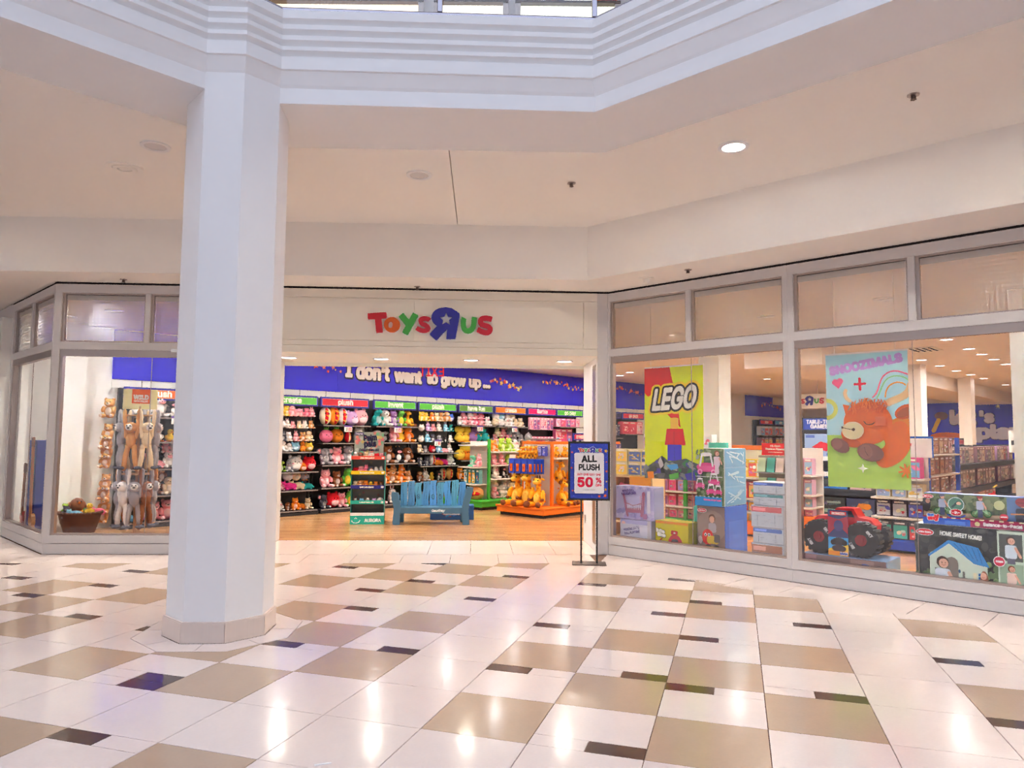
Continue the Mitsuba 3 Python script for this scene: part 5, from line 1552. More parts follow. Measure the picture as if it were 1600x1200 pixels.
def bike(p, w, h):
    p.rect(0, 0, w, h, rgb(120, 134, 96))
    foliage(p, 0, .1, .72, h, [(86, 106, 70), (110, 128, 88), (140, 150, 110), (70, 84, 60)], 90, 5, .03)
    p.rect(0, .075, .72, .13, rgb(196, 172, 146))
    p.rect(.72, .075, w, h, rgb(96, 130, 176))
    foliage(p, .72, .075, w, .16, [(90, 120, 80), (60, 100, 60)], 16, 6, .025)

    def wheel(x, z, r):
        p.oval(x, z, r, r, rgb(40, 92, 54)).oval(x, z, r * .72, r * .72, rgb(128, 150, 108)).oval(x, z, r * .2, r * .2, rgb(230, 236, 220))
        for q in range(5):
            p.line([(x, z), (x + r * .72 * math.cos(q * 1.257), z + r * .72 * math.sin(q * 1.257))], r * .12, rgb(60, 110, 70))

    for x in (.13, .46):
        wheel(x, .135, .036)
        wheel(x + .105, .14, .036)
        p.line([(x, .135), (x + .04, .185), (x + .105, .14)], .014, rgb(150, 200, 150)).line([(x + .09, .18), (x + .105, .14)], .01, rgb(150, 200, 150))
        child(p, x + .045, .10, .21, (176, 186, 206) if x < .2 else (196, 206, 226), (40, 30, 40), (70, 80, 110))
        p.oval(x + .045, .305, .026, .02, rgb(150, 60, 60) if x > .3 else rgb(90, 90, 120))
    p.oval(.035, .20, .04, .075, rgb(40, 40, 44)).oval(.05, .235, .022, .026, rgb(196, 140, 116))
    p.oval(.30, .215, .072, .072, rgb(220, 236, 232)).oval(.30, .215, .064, .064, rgb(70, 120, 100)).line([(.27, .19), (.32, .24)], .02, rgb(30, 60, 60)).oval(.325, .225, .022, .016, rgb(226, 190, 160))
    p.oval(.30, .135, .058, .036, rgb(250, 250, 250)).oval(.30, .135, .05, .03, rgb(210, 40, 54)).text('2-in-1', .30, .122, .026, rgb(255, 255, 255), .06)
    p.line([(.225, .11), (.26, .088), (.34, .088), (.375, .108)], .012, rgb(40, 80, 190))
    p.oval(.665, .23, .045, .045, rgb(214, 220, 160)).oval(.70, .12, .035, .032, rgb(206, 50, 64)).rect(.672, .115, .728, .128, rgb(250, 230, 235))
    child(p, .85, -.06, .36, (44, 50, 66), (60, 44, 40), (60, 80, 120))
    p.oval(.845, .272, .05, .042, rgb(140, 52, 60)).rect(.80, .262, .89, .272, rgb(110, 40, 50))
    p.line([(.76, .155), (.95, .165)], .014, rgb(190, 130, 80))
    p.rect(0, 0, w, .072, rgb(44, 92, 190)).rect(.42, 0, w, .072, rgb(160, 40, 84)).rect(.0, .072, w, .086, rgb(150, 40, 70))
    for i in range(14):
        p.rect(.10 + i * .08, .070, .138 + i * .08, .084, rgb(234, 226, 190))
    p.text('my', .10, .055, .05, rgb(226, 50, 60), .12, 8, outline=[(.12, rgb(240, 246, 250))]).text('first', .075, .085, .022, rgb(60, 110, 210), .1, 5, outline=[(.2, rgb(240, 246, 250))])
    p.text('Balance-to-Pedal Bike', .73, .026, .030, rgb(252, 250, 250), .06, fit=.40).oval(.48, .038, .022, .022, rgb(232, 220, 160)).rect(.20, .012, .38, .05, rgb(60, 120, 214))
    logo(p, .055, h - .03, .09)


big_box('b', 'long carton picturing children on green balance bikes, lying on top of the playhouse carton', -2.115, -.95, 8.36, 8.56, .765, 1.078, (52, 84, 160), None, bike)


def truckbox(p, w, h):
    p.rect(0, 0, w, h, rgb(128, 104, 104))
    for i, (x0, x1) in enumerate(((.01, .16), (.17, .52), (.53, .77))):
        p.rect(x0, .01, x1, h - .01, rgb(((150, 116, 122), (120, 100, 100), (146, 120, 116))[i]))
        art(p, x0, .02, x1, h - .02, [(100, 120, 160), (160, 90, 90), (90, 80, 90), (190, 150, 130)], random.Random(i), 9)
    child(p, .68, -.12, .38, (210, 200, 190), (110, 70, 50))
    p.oval(.06, .24, .05, .026, rgb(80, 120, 190)).text('POWER', .06, .228, .02, rgb(250, 250, 250), .05)


big_box('tb', 'low wide grey carton under the red monster truck behind the second right-hand window', -3.36, -2.47, 8.28, 8.76, 0, .33, (120, 150, 190), lambda q, w, h: (q.rect(0, 0, w, h, rgb(128, 170, 204)), logo(q, w * .5, h * .5, .22)), truckbox)

# monster truck
t = thing('monster_truck', 'red toy monster truck with huge black tyres standing on a low carton', 'toy truck')
f = TF(uv(8.57, -2.965, .332), WR)
for x in (-.225, .225):
    for y in (-.15, .19):
        w = trimesh.creation.cylinder(radius=.175, height=.15, sections=28)
        w.apply_transform(trimesh.transformations.rotation_matrix(math.pi / 2, [1, 0, 0]))
        w.apply_translation([x, y, .188])
        tread = [w]
        for q in range(20):
            b_ = bx(-.016, .016, -.08, .08, .168, .190)
            b_.apply_transform(trimesh.transformations.rotation_matrix(q * math.pi / 10, [0, 1, 0]))
            b_.apply_translation([x, y, .188])
            tread.append(b_)
        k = put('wheel', cat(tread), 'rubber', tf=f, parent=t)
        sy = -1 if y < 0 else 1
        hub = cat([cyl((x, y + sy * .06, .188), (x, y + sy * .082, .188), .062, 20), cyl((x, y + sy * .08, .188), (x, y + sy * .092, .188), .03, 8)])
        put('hub', CM().add(hub, rgb(120, 24, 30)), 'vc_plastic', tf=f, parent=k)
        q = Print(None, y=-.0772)
        q.clip = None
        if y < 0:
            for a in (.7, 3.7):
                q.text('BKT', x + .115 * math.cos(a), .188 + .115 * math.sin(a) - .016, .030, rgb(216, 216, 216), .05, math.degrees(a) - 90)
            put('lettering', q.cm(TF((0, -.15 + .0, 0))), 'vc_print', tf=f, parent=k)
for y in (-.15, .19):
    pass
put('axle', cyl((-.225, -.15, .188), (-.225, .19, .188), .02, 10), 'chrome', tf=f, parent=t)
put('axle', cyl((.225, -.15, .188), (.225, .19, .188), .02, 10), 'chrome', tf=f, parent=t)
put('chassis', CM().add(bx(-.25, .25, -.045, .085, .21, .26, .01), rgb(40, 40, 46)), 'vc_plastic', tf=f, parent=t)
bodyp = Polygon([(-.31, .29), (-.31, .37), (-.27, .40), (-.12, .405), (-.07, .50), (.10, .505), (.155, .41), (.28, .39), (.325, .34), (.32, .29), (.27, .30), (.22, .35), (.16, .33), (.13, .28), (-.12, .28), (-.15, .33), (-.22, .35), (-.27, .31)])
put('body_shell', CM().add(upright(bodyp.buffer(.012, 4), -.09, .13), rgb(206, 36, 40)), 'vc_plastic', tf=f, parent=t)
put('side_window', CM().add(upright(Polygon([(-.08, .42), (-.045, .485), (.085, .488), (.12, .42)]), -.0945, .1345), rgb(24, 26, 34)), 'vc_plastic', tf=f, parent=t)
put('white_flash', CM().add(upright(Polygon([(.13, .31), (.18, .37), (.27, .375), (.315, .33), (.31, .355), (.27, .385), (.15, .385)]), -.1045, -.1025), rgb(236, 232, 236)), 'vc_plastic', tf=f, parent=t)
for x in (-.225, .225):
    for y in (-.07, .11):
        put('shock', cyl((x * .8, y, .20), (x * .55, y * .7, .31), .016, 8), 'chrome', tf=f, parent=t)
k = put('pack_panel', CM().add(bx(-.115, .10, -.246, -.240, .0, .50), rgb(44, 52, 96)), 'vc_print', tf=f, parent=t)
p = Print(None, -.115, .10, 0, .50, y=-.2466)
p.rect(-.115, 0, .1, .20, rgb(60, 160, 214)).add(Polygon([(-.115, .07), (.1, .13), (.1, 0), (-.115, 0)]), rgb(236, 196, 60)).oval(.0, .155, .07, .045, rgb(40, 36, 44)).oval(.0, .08, .075, .04, rgb(60, 44, 50)).oval(-.06, .145, .03, .03, rgb(24, 24, 28)).oval(.06, .145, .03, .03, rgb(24, 24, 28))
p.add(Polygon([(-.115, .22), (.0, .34), (.1, .24), (.1, .44), (0, .40), (-.115, .43)]), rgb(150, 34, 56)).oval(0, .33, .05, .06, rgb(60, 60, 110)).rect(-.09, .445, .085, .485, rgb(214, 40, 40)).text('MONSTER', 0, .452, .025, rgb(250, 240, 230), .06, fit=.14)
p.rect(-.115, .005, .1, .05, rgb(246, 150, 30)).rect(.01, .010, .095, .045, rgb(240, 240, 240)).text('MEGA', .052, .018, .020, rgb(40, 60, 150), .08)
put('pack_print', p.cm(), 'vc_print', tf=f, parent=k)

# first right-hand window
LAV = (190, 186, 226)


def crib(p, w, h):
    p.rect(0, 0, w, h, rgb(LAV))
    for i in range(10):
        p.add(Polygon([(w * i / 10, h), (w * (i + 1) / 10, h), (w * (i + .5) / 10, h - .05)]), rgb(((160, 160, 214), (214, 206, 240))[i % 2]))
    foliage(p, 0, 0, w, h * .28, [(150, 146, 206), (170, 160, 216), (206, 200, 236)], 26, 3, .04)
    c = rgb(158, 96, 130)
    p.line([tuple(a) for a in smoothed([(.14, .33), (.17, .22), (.19, .12), (.21, .05)], 10)], .035, c).line([tuple(a) for a in smoothed([(.47, .36), (.46, .24), (.45, .13), (.44, .07)], 10)], .05, c)
    p.line([(.19, .22), (.30, .19), (.45, .23)], .014, c).add(Polygon([(.18, .15), (.45, .17), (.45, .10), (.19, .09)]), c)
    for i in range(7):
        p.line([(.215 + .034 * i, .145), (.215 + .034 * i, .205)], .010, rgb(240, 236, 246))
    for x in (.42, .45, .48):
        p.line([(x, .20), (x, .33)], .008, rgb(206, 150, 176))
    p.text('WOOD DOLL', .22, h - .075, .030, rgb(84, 62, 140), .04, 6, fit=.20).text('ROCKING CRIB', .23, h - .115, .030, rgb(84, 62, 140), .04, 6, fit=.24)
    p.rect(.53, .10, .58, .40, rgb(222, 220, 236)).add(Polygon([(.30, .03), (.36, .03), (.33, .10)]), rgb(140, 130, 200)).rect(.46, .02, .53, .09, rgb(150, 100, 150))


def crib2(p, w, h):
    p.rect(0, 0, w, h, rgb(214, 216, 236)).rect(0, h - .06, w, h, rgb(170, 170, 220))
    p.text('BRINGING JOY TO', .19, h - .14, .030, rgb(84, 70, 140), .05, 12, fit=.26).text('DOLL PLAYTIME', .20, h - .19, .030, rgb(84, 70, 140), .05, 12, fit=.26)
    p.oval(.27, .17, .05, .07, rgb(120, 76, 50)).oval(.272, .175, .032, .042, rgb(226, 178, 152)).rect(.20, .0, .34, .11, rgb(206, 160, 150), .03).oval(.40, .05, .05, .03, rgb(150, 96, 130))
    p.rect(w - .06, .0, w - .01, h, rgb(200, 196, 206)).oval(.06, h - .05, .03, .02, rgb(240, 200, 200))


big_box('c2', 'lower lavender doll crib carton at the left end of the first right-hand window', -5.93, -5.42, 8.36, 8.62, 0, .49, (180, 180, 214), None, crib2)
big_box('c1', 'upper lavender carton picturing a doll crib, stacked on another at the left of the window', -6.0, -5.37, 8.36, 8.60, .492, .945, (170, 168, 210), None, crib)


def yellow(p, w, h):
    p.rect(0, 0, w, h, rgb(204, 190, 24)).rect(0, h - .035, w, h, rgb(226, 140, 50))
    p.oval(.30, .20, .115, .15, rgb(196, 50, 70)).rect(.245, .09, .345, .29, rgb(80, 84, 100), .03).rect(.26, .12, .325, .22, rgb(140, 150, 160)).rect(.24, .345, .34, .40, rgb(176, 36, 48), .015).rect(.275, .36, .305, .38, rgb(240, 240, 236))
    p.line([tuple(a) for a in smoothed([(.14, .08), (.06, .12), (.05, .2), (.10, .28)], 10)], .02, rgb(190, 50, 50)).rect(.08, .06, .17, .11, rgb(180, 44, 60), .012).oval(.09, .05, .02, .02, rgb(60, 60, 70)).oval(.16, .05, .02, .02, rgb(60, 60, 70))
    p.text('tube', .08, h - .155, .045, rgb(250, 250, 240), .1, -8, outline=[(.10, rgb(110, 110, 60))]).text('time', .095, h - .205, .045, rgb(250, 250, 240), .1, -8, outline=[(.10, rgb(110, 110, 60))]).rect(.27, .03, .40, .05, rgb(236, 120, 130))


big_box('y', 'yellow carton with a red round toy beside the lavender cartons, lowest at the pane joint', -5.355, -4.86, 8.36, 8.62, 0, .516, (190, 176, 30), None, yellow)


def pinkcar(p, w, h):
    p.rect(0, 0, w, h, rgb(110, 130, 90))
    foliage(p, 0, 0, w, h, [(84, 108, 68), (120, 140, 96), (160, 176, 140), (70, 90, 60)], 90, 7, .03)
    p.rect(0, h * .50, w, h * .512, rgb(240, 240, 240))

    def car(x, z, s):
        p.oval(x, z + .08 * s, .14 * s, .06 * s, rgb(224, 70, 140)).rect(x - .12 * s, z + .04 * s, x + .12 * s, z + .10 * s, rgb(232, 90, 156), .02 * s).line([(x - .09 * s, z + .1 * s), (x - .06 * s, z + .24 * s), (x + .06 * s, z + .24 * s), (x + .09 * s, z + .1 * s)], .025 * s, rgb(240, 236, 236)).oval(x, z + .245 * s, .08 * s, .025 * s, rgb(244, 240, 240))
        for q in (-.09, .10):
            p.oval(x + q * s, z + .02 * s, .036 * s, .036 * s, rgb(240, 160, 200)).oval(x + q * s, z + .02 * s, .018 * s, .018 * s, rgb(200, 60, 130))

    car(.16, h * .56, 1.0)
    child(p, .31, h * .56, .29, (236, 214, 226), (130, 84, 54), (236, 214, 226))
    car(.07, .22, .5), car(.27, .26, .6), car(.23, .15, .5), car(.33, .15, .45)
    p.rect(0, 0, w, .115, rgb(44, 140, 206)).text('Princess Cozy Coupe', .25, .07, .024, rgb(246, 120, 180), .06, fit=.24)
    for i in range(7):
        p.rect(.01 + i * .06, .115, .035 + i * .06, .128, rgb(250, 250, 250))


def blueside(q, w, h):
    q.rect(0, 0, w, h, rgb(150, 196, 226)).rect(0, 0, .012, h, rgb(226, 224, 210)).rect(w - .012, 0, w, h, rgb(226, 224, 210))
    for i in range(3):
        q.rect(.02, h * i / 3 + .01, w - .02, h * (i + 1) / 3 - .01, rgb(130, 184, 220))
        for j in range(7):
            rr = random.Random(i * 9 + j)
            q.line([(rr.uniform(.04, w - .05), h * i / 3 + rr.uniform(.03, .2)), (rr.uniform(.04, w - .05), h * i / 3 + rr.uniform(.03, .2))], .016, rgb(206, 230, 244))


big_box('p1', 'upper carton picturing a pink ride-on car, stacked on another in the first right-hand window', -4.766, -4.38, 8.42, 9.02, .756, 1.488, (206, 216, 214), blueside, pinkcar)


def redcar(p, w, h):
    p.rect(0, 0, w, h, rgb(126, 104, 100)).oval(.2, .5, .2, .2, rgb(140, 118, 110))
    p.oval(.21, .60, .045, .055, rgb(96, 64, 50)).oval(.21, .585, .036, .044, rgb(222, 172, 146)).rect(.16, .42, .27, .54, rgb(170, 160, 166), .03)
    p.oval(.15, .36, .08, .10, rgb(206, 44, 40)).rect(.14, .28, .30, .38, rgb(226, 190, 60), .03).rect(.24, .30, .32, .40, rgb(90, 84, 84), .02)
    for x in (.12, .17):
        p.oval(x, .39, .018, .02, rgb(244, 240, 236)).oval(x, .388, .008, .01, rgb(30, 24, 24))
    for x in (.16, .27):
        p.oval(x, .22, .045, .05, rgb(44, 40, 44)).oval(x, .22, .02, .022, rgb(206, 206, 206))
    logo(p, .075, h - .06, .12)
    p.rect(.02, .02, .36, .09, rgb(90, 76, 84)).oval(.2, .05, .05, .03, rgb(190, 150, 140)).oval(.05, .32, .03, .05, rgb(190, 176, 176))


big_box('p2', 'lower carton picturing a red ride-on toy, under the pink car carton', -4.766, -4.375, 8.42, 9.02, 0, .753, (50, 92, 180), lambda q, w, h: q.rect(0, 0, w, h, rgb(60, 106, 196)).rect(.1, h * .2, w - .1, h * .75, rgb(74, 120, 206)), redcar)


def pale(accent, seed):
    def go(p, w, h):
        rr = random.Random(seed)
        p.rect(0, 0, w, h, rgb(206, 216, 226)).rect(0, h * .70, w * .95, h * .95, rgb(accent))
        p.rect(w * .06, h * .76, w * .45, h * .90, rgb([min(255, c + 60) for c in accent]))
        for i in range(12):
            x = rr.uniform(.03, w - .05)
            z = rr.uniform(.02, h * .6)
            p.rect(x, z, x + rr.uniform(.01, .06), z + .006, rgb(176, 188, 202))
        p.line([(w * .2, h * .05), (w * .2, h * .55)], .004, rgb(120, 136, 156)).line([(w * .75, h * .1), (w * .75, h * .6)], .004, rgb(120, 136, 156))
    return go


zs = [0, .365, .552, .815, .957, 1.097]
acc = [(196, 140, 120), (86, 120, 190), (206, 110, 116), (90, 150, 160), (76, 110, 190)]
for i in range(5):
    big_box('w', 'pale grey carton with a ' + ('tan', 'blue', 'red', 'teal', 'dark blue')[i] + ' strip, ' + ('lowest', 'second from the floor', 'in the middle', 'second from the top', 'topmost')[i] + ' of the stack by the post', -4.02 + (.03 if i in (3, 4) else 0) + (.02 if i == 1 else 0), -3.62 + (.02 if i > 2 else 0), 8.40, 8.75, zs[i], zs[i + 1] - .003, (192, 196, 206), None, pale(acc[i], i), 'box', 'pale cartons stacked by the post')
t = thing('toy_bag', 'turquoise bag with red lettering between the yellow carton and the ride-on cartons', 'bag')
put('body', CM().add(uvbx(8.75, 8.95, -5.02, -4.80, .02, .72, .03), rgb(70, 206, 200)), 'vc_print', parent=t)
p = Print(None, y=-.001)
p.clip = None
p.text('FUN', .11, .26, .07, rgb(226, 40, 50), .12, outline=[(.08, rgb(240, 246, 246))], fit=.18)
put('lettering', p.cm(), 'vc_print', tf=TF(uv(8.75, -5.02, .02), WR), parent=t)

# hanging posters
def poster(label, v0, v1, z0, z1, draw, bg, u=8.42):
    t = thing('hanging_poster', label, 'poster')
    f = TF(uv(u, v0, z0), WR)
    w, h = v1 - v0, z1 - z0
    k = put('sheet', CM().add(bx(0, w, 0, .004, 0, h), rgb(bg)), 'vc_print', tf=f, parent=t)
    p = Print(rgb(bg), 0, w, 0, h, y=-.0008)
    draw(p, w, h)
    put('poster_print', p.cm(), 'vc_print', tf=f, parent=k)
    put('top_bar', at(bx(-.005, w + .005, -.006, .010, h - .012, h + .006)), 'clear_plastic' if 0 else 'shop_wall', tf=f, parent=t)
    for x in (.10, w - .12):
        put('cord', at(cyl((x, 0, h), (x, 0, 3.43 - z0), .0035, 6)), 'shop_wall', tf=f, parent=t)


def brickposter(p, w, h):
    S = w / 490.0
    X = lambda x: (x - 350) * S
    Z = lambda y: h - (y - 285) * S
    P_ = lambda pts: Polygon([(X(x), Z(y)) for x, y in pts])
    p.add(P_([(345, 280), (565, 280), (595, 410), (380, 505), (345, 470)]), rgb(224, 40, 20)).add(P_([(525, 615), (640, 612), (657, 738), (600, 690)]), rgb(224, 40, 20))
    p.text('LEGO', X(590), Z(595), .265, rgb(250, 248, 236), .045, 3, 14, [(.10, rgb(30, 18, 18)), (.21, rgb(250, 220, 30))], .66)
    p.add(P_([(580, 672), (635, 672), (635, 748), (580, 748)]).buffer(.01), rgb(250, 200, 60)).rect(X(595), Z(676), X(622), Z(664), rgb(250, 200, 60))
    p.add(P_([(548, 752), (672, 752), (690, 858), (532, 858)]).buffer(.012), rgb(206, 24, 30)).rect(X(600), Z(855), X(604), Z(760), rgb(170, 16, 24)).rect(X(548), Z(980), X(664), Z(862), rgb(60, 50, 190)).rect(X(604), Z(980), X(608), Z(880), rgb(44, 36, 150))
    rr = random.Random(4)
    p.add(P_([(350, 1040), (420, 1000), (500, 945), (560, 985), (620, 975), (700, 960), (760, 985), (845, 1010), (845, 1330), (345, 1330)]), rgb(78, 84, 84))
    for i in range(90):
        x, y = rr.uniform(350, 840), rr.uniform(985, 1180)
        if y < 1035 - 60 * math.sin((x - 350) / 490 * 3.1):
            continue
        a, b_ = rr.uniform(16, 46) * S, rr.uniform(10, 26) * S
        q = affinity.rotate(sbox(X(x) - a, Z(y) - b_, X(x) + a, Z(y) + b_), rr.uniform(-50, 50))
        p.add(q, rgb(rr.choice(((96, 98, 104), (120, 124, 126), (64, 70, 70), (70, 66, 150), (50, 120, 60), (150, 160, 150), (90, 94, 100)))))
    for q, c in (([(390, 860 + 330), (440, 855 + 330), (450, 935 + 330), (400, 945 + 330)], (240, 140, 30)), ([(470, 1230), (520, 1225), (545, 1310), (490, 1325)], (196, 200, 196)), ([(550, 1010), (640, 1000), (650, 1030), (590, 1048)], (70, 160, 220)), ([(570, 1190 - 110), (650, 1170 - 110), (650, 1210 - 110), (580, 1235 - 110)], (90, 170, 70)), ([(620, 1290), (730, 1310), (735, 1345), (640, 1320)], (230, 70, 40)), ([(500, 950), (530, 1010), (500, 1040), (478, 990)], (190, 186, 190)), ([(385, 1065), (440, 1060), (446, 1120), (395, 1130)], (244, 140, 34)), ([(470, 1145), (520, 1140), (540, 1200), (490, 1212)], (214, 216, 212)), ([(535, 1150), (580, 1140), (585, 1180), (545, 1185)], (240, 180, 40)), ([(620, 1165), (735, 1190), (740, 1215), (640, 1200)], (230, 70, 40)), ([(700, 1070), (780, 1050), (790, 1110), (720, 1115)], (66, 60, 160))):
        p.add(P_(q), rgb(c))


poster('bright yellow and red hanging poster with a white block-letter logo in the first right-hand window', -5.556, -4.661, 1.067, 2.58, brickposter, (232, 245, 0))


def cowposter(p, w, h):
    S = w / 728.0
    X = lambda x: (x - 341) * S
    Z = lambda y: h - (y - 232) * S
    O = lambda x, y, rx, ry, c, rot=0: p.oval(X(x), Z(y), rx * S, ry * S, rgb(c), -rot, 12)
    L = lambda pts, wd, c: p.line([tuple(q) for q in smoothed([(X(x), Z(y)) for x, y in pts], 20)], wd * S, rgb(c))
    p.rect(0, 0, w, Z(1015), rgb(184, 220, 96))
    p.text('SNOOZIMALS', X(700), Z(385), .085, rgb(206, 160, 226), .10, 8.5, fit=.78)
    p.add(union_all([affinity.rotate(affinity.scale(Point(X(430), Z(505)).buffer(1, 8), 28 * S, 26 * S), 0), affinity.scale(Point(X(472), Z(497)).buffer(1, 8), 26 * S, 26 * S), Polygon([(X(403), Z(515)), (X(497), Z(505)), (X(458), Z(565))])]).buffer(.004), rgb(246, 100, 140))
    p.line([(X(608), Z(532)), (X(700), Z(530))], 22 * S, rgb(224, 40, 60)).line([(X(652), Z(482)), (X(655), Z(584))], 24 * S, rgb(224, 40, 60))
    L([(765, 660), (815, 580), (860, 470), (940, 425), (1010, 435), (1075, 465)], 12, (240, 110, 140))
    L([(800, 670), (850, 560), (900, 490), (970, 470), (1075, 520)], 12, (160, 226, 150))
    L([(875, 660), (890, 590), (930, 545), (980, 530), (1045, 556)], 12, (240, 170, 70))
    p.add(Point(X(345), Z(765)).buffer(103 * S, 14).difference(Point(X(345), Z(765)).buffer(64 * S, 14)), rgb(214, 226, 110))
    L([(560, 690), (530, 660), (518, 620), (524, 590)], 34, (244, 214, 160))
    L([(900, 715), (980, 680), (1050, 640), (1090, 560)], 66, (244, 206, 150))
    OR, OD = (236, 110, 26), (206, 82, 20)
    O(1010, 960, 130, 110, (226, 130, 30))
    O(1040, 800, 95, 62, (206, 92, 34), -25), O(1035, 805, 70, 38, (170, 84, 40), -25)
    L([(990, 960), (1000, 1100), (930, 1200), (850, 1240)], 150, (232, 112, 26))
    L([(900, 1020), (920, 1120), (860, 1190)], 120, OR)
    p.add(Polygon([(X(495), Z(722)), (X(560), Z(735)), (X(520), Z(820))]), rgb(OR))
    O(715, 900, 215, 205, OR), O(620, 1030, 150, 100, OR, 20), O(560, 1085, 95, 42, (210, 96, 36), 15)
    rr = random.Random(7)
    for i in range(60):
        x = rr.uniform(560, 880)
        y0 = 690 + abs(x - 720) * .18 + rr.uniform(-10, 30)
        L([(x, y0 - 20), (x + rr.uniform(-25, 25), y0 + 30), (x + rr.uniform(-40, 40), y0 + rr.uniform(50, 85))], 7, rr.choice(((250, 140, 50), (226, 100, 30), (244, 124, 34), (214, 90, 26))))
    O(588, 972, 100, 84, (236, 214, 164)), O(595, 962, 14, 14, (70, 40, 30)), O(492, 942, 8, 11, (70, 40, 30))
    L([(500, 945), (540, 955), (590, 965)], 6, (90, 60, 40))
    L([(690, 885), (715, 912), (748, 915), (780, 898)], 7, (60, 26, 16))
    p.rect(X(790), Z(925), X(880), Z(843), rgb(224, 110, 64))
    O(470, 1115, 92, 62, (112, 72, 60), 30), O(440, 1100, 50, 50, (130, 86, 72)), O(740, 1175, 118, 82, (112, 72, 60), 14), O(700, 1170, 60, 66, (132, 88, 74))
    L([(690, 1130), (700, 1170), (720, 1205)], 6, (80, 48, 40))
    zc = lambda y: 510 + (y - 0)
    p.add(star(X(672), Z(1325), 48 * S, 0, .35, 4), rgb(236, 246, 214))
    for q in range(8):
        a = q * math.pi / 4 + .2
        p.line([(X(1110 - 70), Z(1335)), (X(1110 - 70) + 58 * S * math.cos(a), Z(1335) + 58 * S * math.sin(a))], 17 * S, rgb(236, 130, 40))


poster('pale blue and lime hanging poster picturing a sleeping orange highland cow soft toy', -3.10, -2.245, 1.085, 2.585, cowposter, (188, 236, 240))

# ------------------------------------------------------------------ units deeper in the shop behind the right-hand windows
def stack_unit(t, paint, u0, u1, v0, v1, shelves, zt, facing='u', base_h=.17):
    put('base', uvbx(u0, u1, v0, v1, 0.03, base_h, .01), paint, parent=t)
    put('toe_kick', uvbx(u0 + .05, u1 - .05, v0 + .05, v1 - .05, 0, .03), 'shelf_black', parent=t)
    if facing == 'u':
        put('back_panel', uvbx(u1 - .03, u1, v0, v1, base_h, zt), 'shelf_white', parent=t)
    else:
        put('back_panel', uvbx(u0, u1, v0, v0 + .03, base_h, zt), 'shelf_white', parent=t)
    for z in shelves:
        put('shelf', uvbx(u0 + .01, u1 - .02, v0 + .01, v1 - .01, z - .03, z, .004), 'shelf_white', parent=t)


MIX = [(230, 90, 80), (250, 200, 90), (90, 150, 210), (240, 240, 240), (120, 190, 120), (220, 110, 170)]
# blue based unit: end towards the window, side with blue posts
t = thing('shop_gondola', 'white shelving unit with royal blue base and blue posts behind the cow poster', 'shelving unit')
put('base', uvbx(11.38, 13.7, -3.62, -2.80, .03, .17, .012), 'royal_paint', parent=t)
put('toe_kick', uvbx(11.45, 13.7, -3.57, -2.86, 0, .03), 'shelf_black', parent=t)
put('end_panel', uvbx(11.82, 11.84, -3.60, -2.92, .17, 1.62), 'shelf_white', parent=t)
put('side_panel', uvbx(11.84, 13.7, -3.32, -3.30, .17, 1.62), 'shelf_white', parent=t)
for u in (11.84, 13.62):
    put('post', uvbx(u, u + .06, -2.97, -2.91, .17, 1.66, .006), 'royal_paint', parent=t)
for z in (1.06, .78, .50):
    put('shelf', uvbx(11.42, 11.83, -3.60, -2.90, z - .03, z, .004), 'shelf_white', parent=t)
for z in (1.40, 1.09, .80, .50):
    put('shelf', uvbx(11.90, 13.62, -3.30, -2.90, z - .025, z, .004), 'shelf_white', parent=t)
k = put('sign_board', uvbx(11.80, 11.82, -3.34, -2.86, 1.36, 1.66), 'shop_wall', parent=t)
p = Print(None, y=-.001)
p.clip = None
p.rect(-.02, 0, .0, .30, rgb(40, 90, 180)).rect(.48, 0, .50, .30, rgb(40, 90, 180)).rect(-.02, .28, .5, .31, rgb(40, 90, 180)).text('TE', .10, .16, .06, rgb(50, 50, 110), .06).text('AIN', .12, .09, .06, rgb(50, 50, 110), .06).add(star(.19, .19, .035), rgb(220, 40, 50)).rect(.05, .05, .17, .07, rgb(50, 50, 110))
put('lettering', p.cm(), 'vc_print', tf=TF(uv(11.80, -3.34, 1.36), WR), parent=k)
fu = lambda x, y, z, d: TF(uv(11.62 + y, -3.58 + x, z), WR + d)
g_ = 'boxed toys on the end of the blue based unit'
boxes('on the top shelf of the blue unit end', g_, fu, .30, .66, 1.06, 0, (.30, .2, .30), (214, 70, 140), [(240, 130, 180), (130, 180, 220), (240, 240, 245)], 1, 'toy_box', 'large pink speckled box', 61)
boxes('on the upper shelf of the blue unit end', g_, fu, .02, .66, .78, 0, (.20, .2, .20), (214, 196, 150), [(240, 200, 90), (150, 170, 210), (240, 240, 240)], 3, 'toy_box', 'cream boxed toy', 62)
boxes('on the middle shelf of the blue unit end', g_, fu, .02, .66, .50, 0, (.20, .2, .235), (60, 56, 76), [(90, 100, 190), (206, 206, 214), (206, 60, 70)], 3, 'toy_box', 'dark boxed toy', 63)
boxes('on the base of the blue unit end', g_, fu, .02, .66, .175, 0, (.20, .2, .26), (66, 62, 66), [(220, 50, 50), (70, 190, 170), (230, 150, 130)], 3, 'toy_box', 'dark grey boxed toy', 64)
fs = lambda x, y, z, d: TF(uv(11.92 + x, -3.08 - y, z), W1 + d)
BR_ = [(190, 140, 110), (160, 90, 70), (214, 186, 160), (130, 100, 90)]
for z, h, s in ((1.40, .26, 'top'), (1.09, .27, 'second'), (.80, .25, 'third'), (.50, .25, 'fourth')):
    boxes('on the ' + s + ' shelf of the blue unit side', 'brown boxed toys on the side of the blue based unit', fs, 0, 1.66, z, 0, (.24, .18, h), (150, 104, 84), BR_, 6, 'toy_box', 'brown boxed toy', int(z * 50))

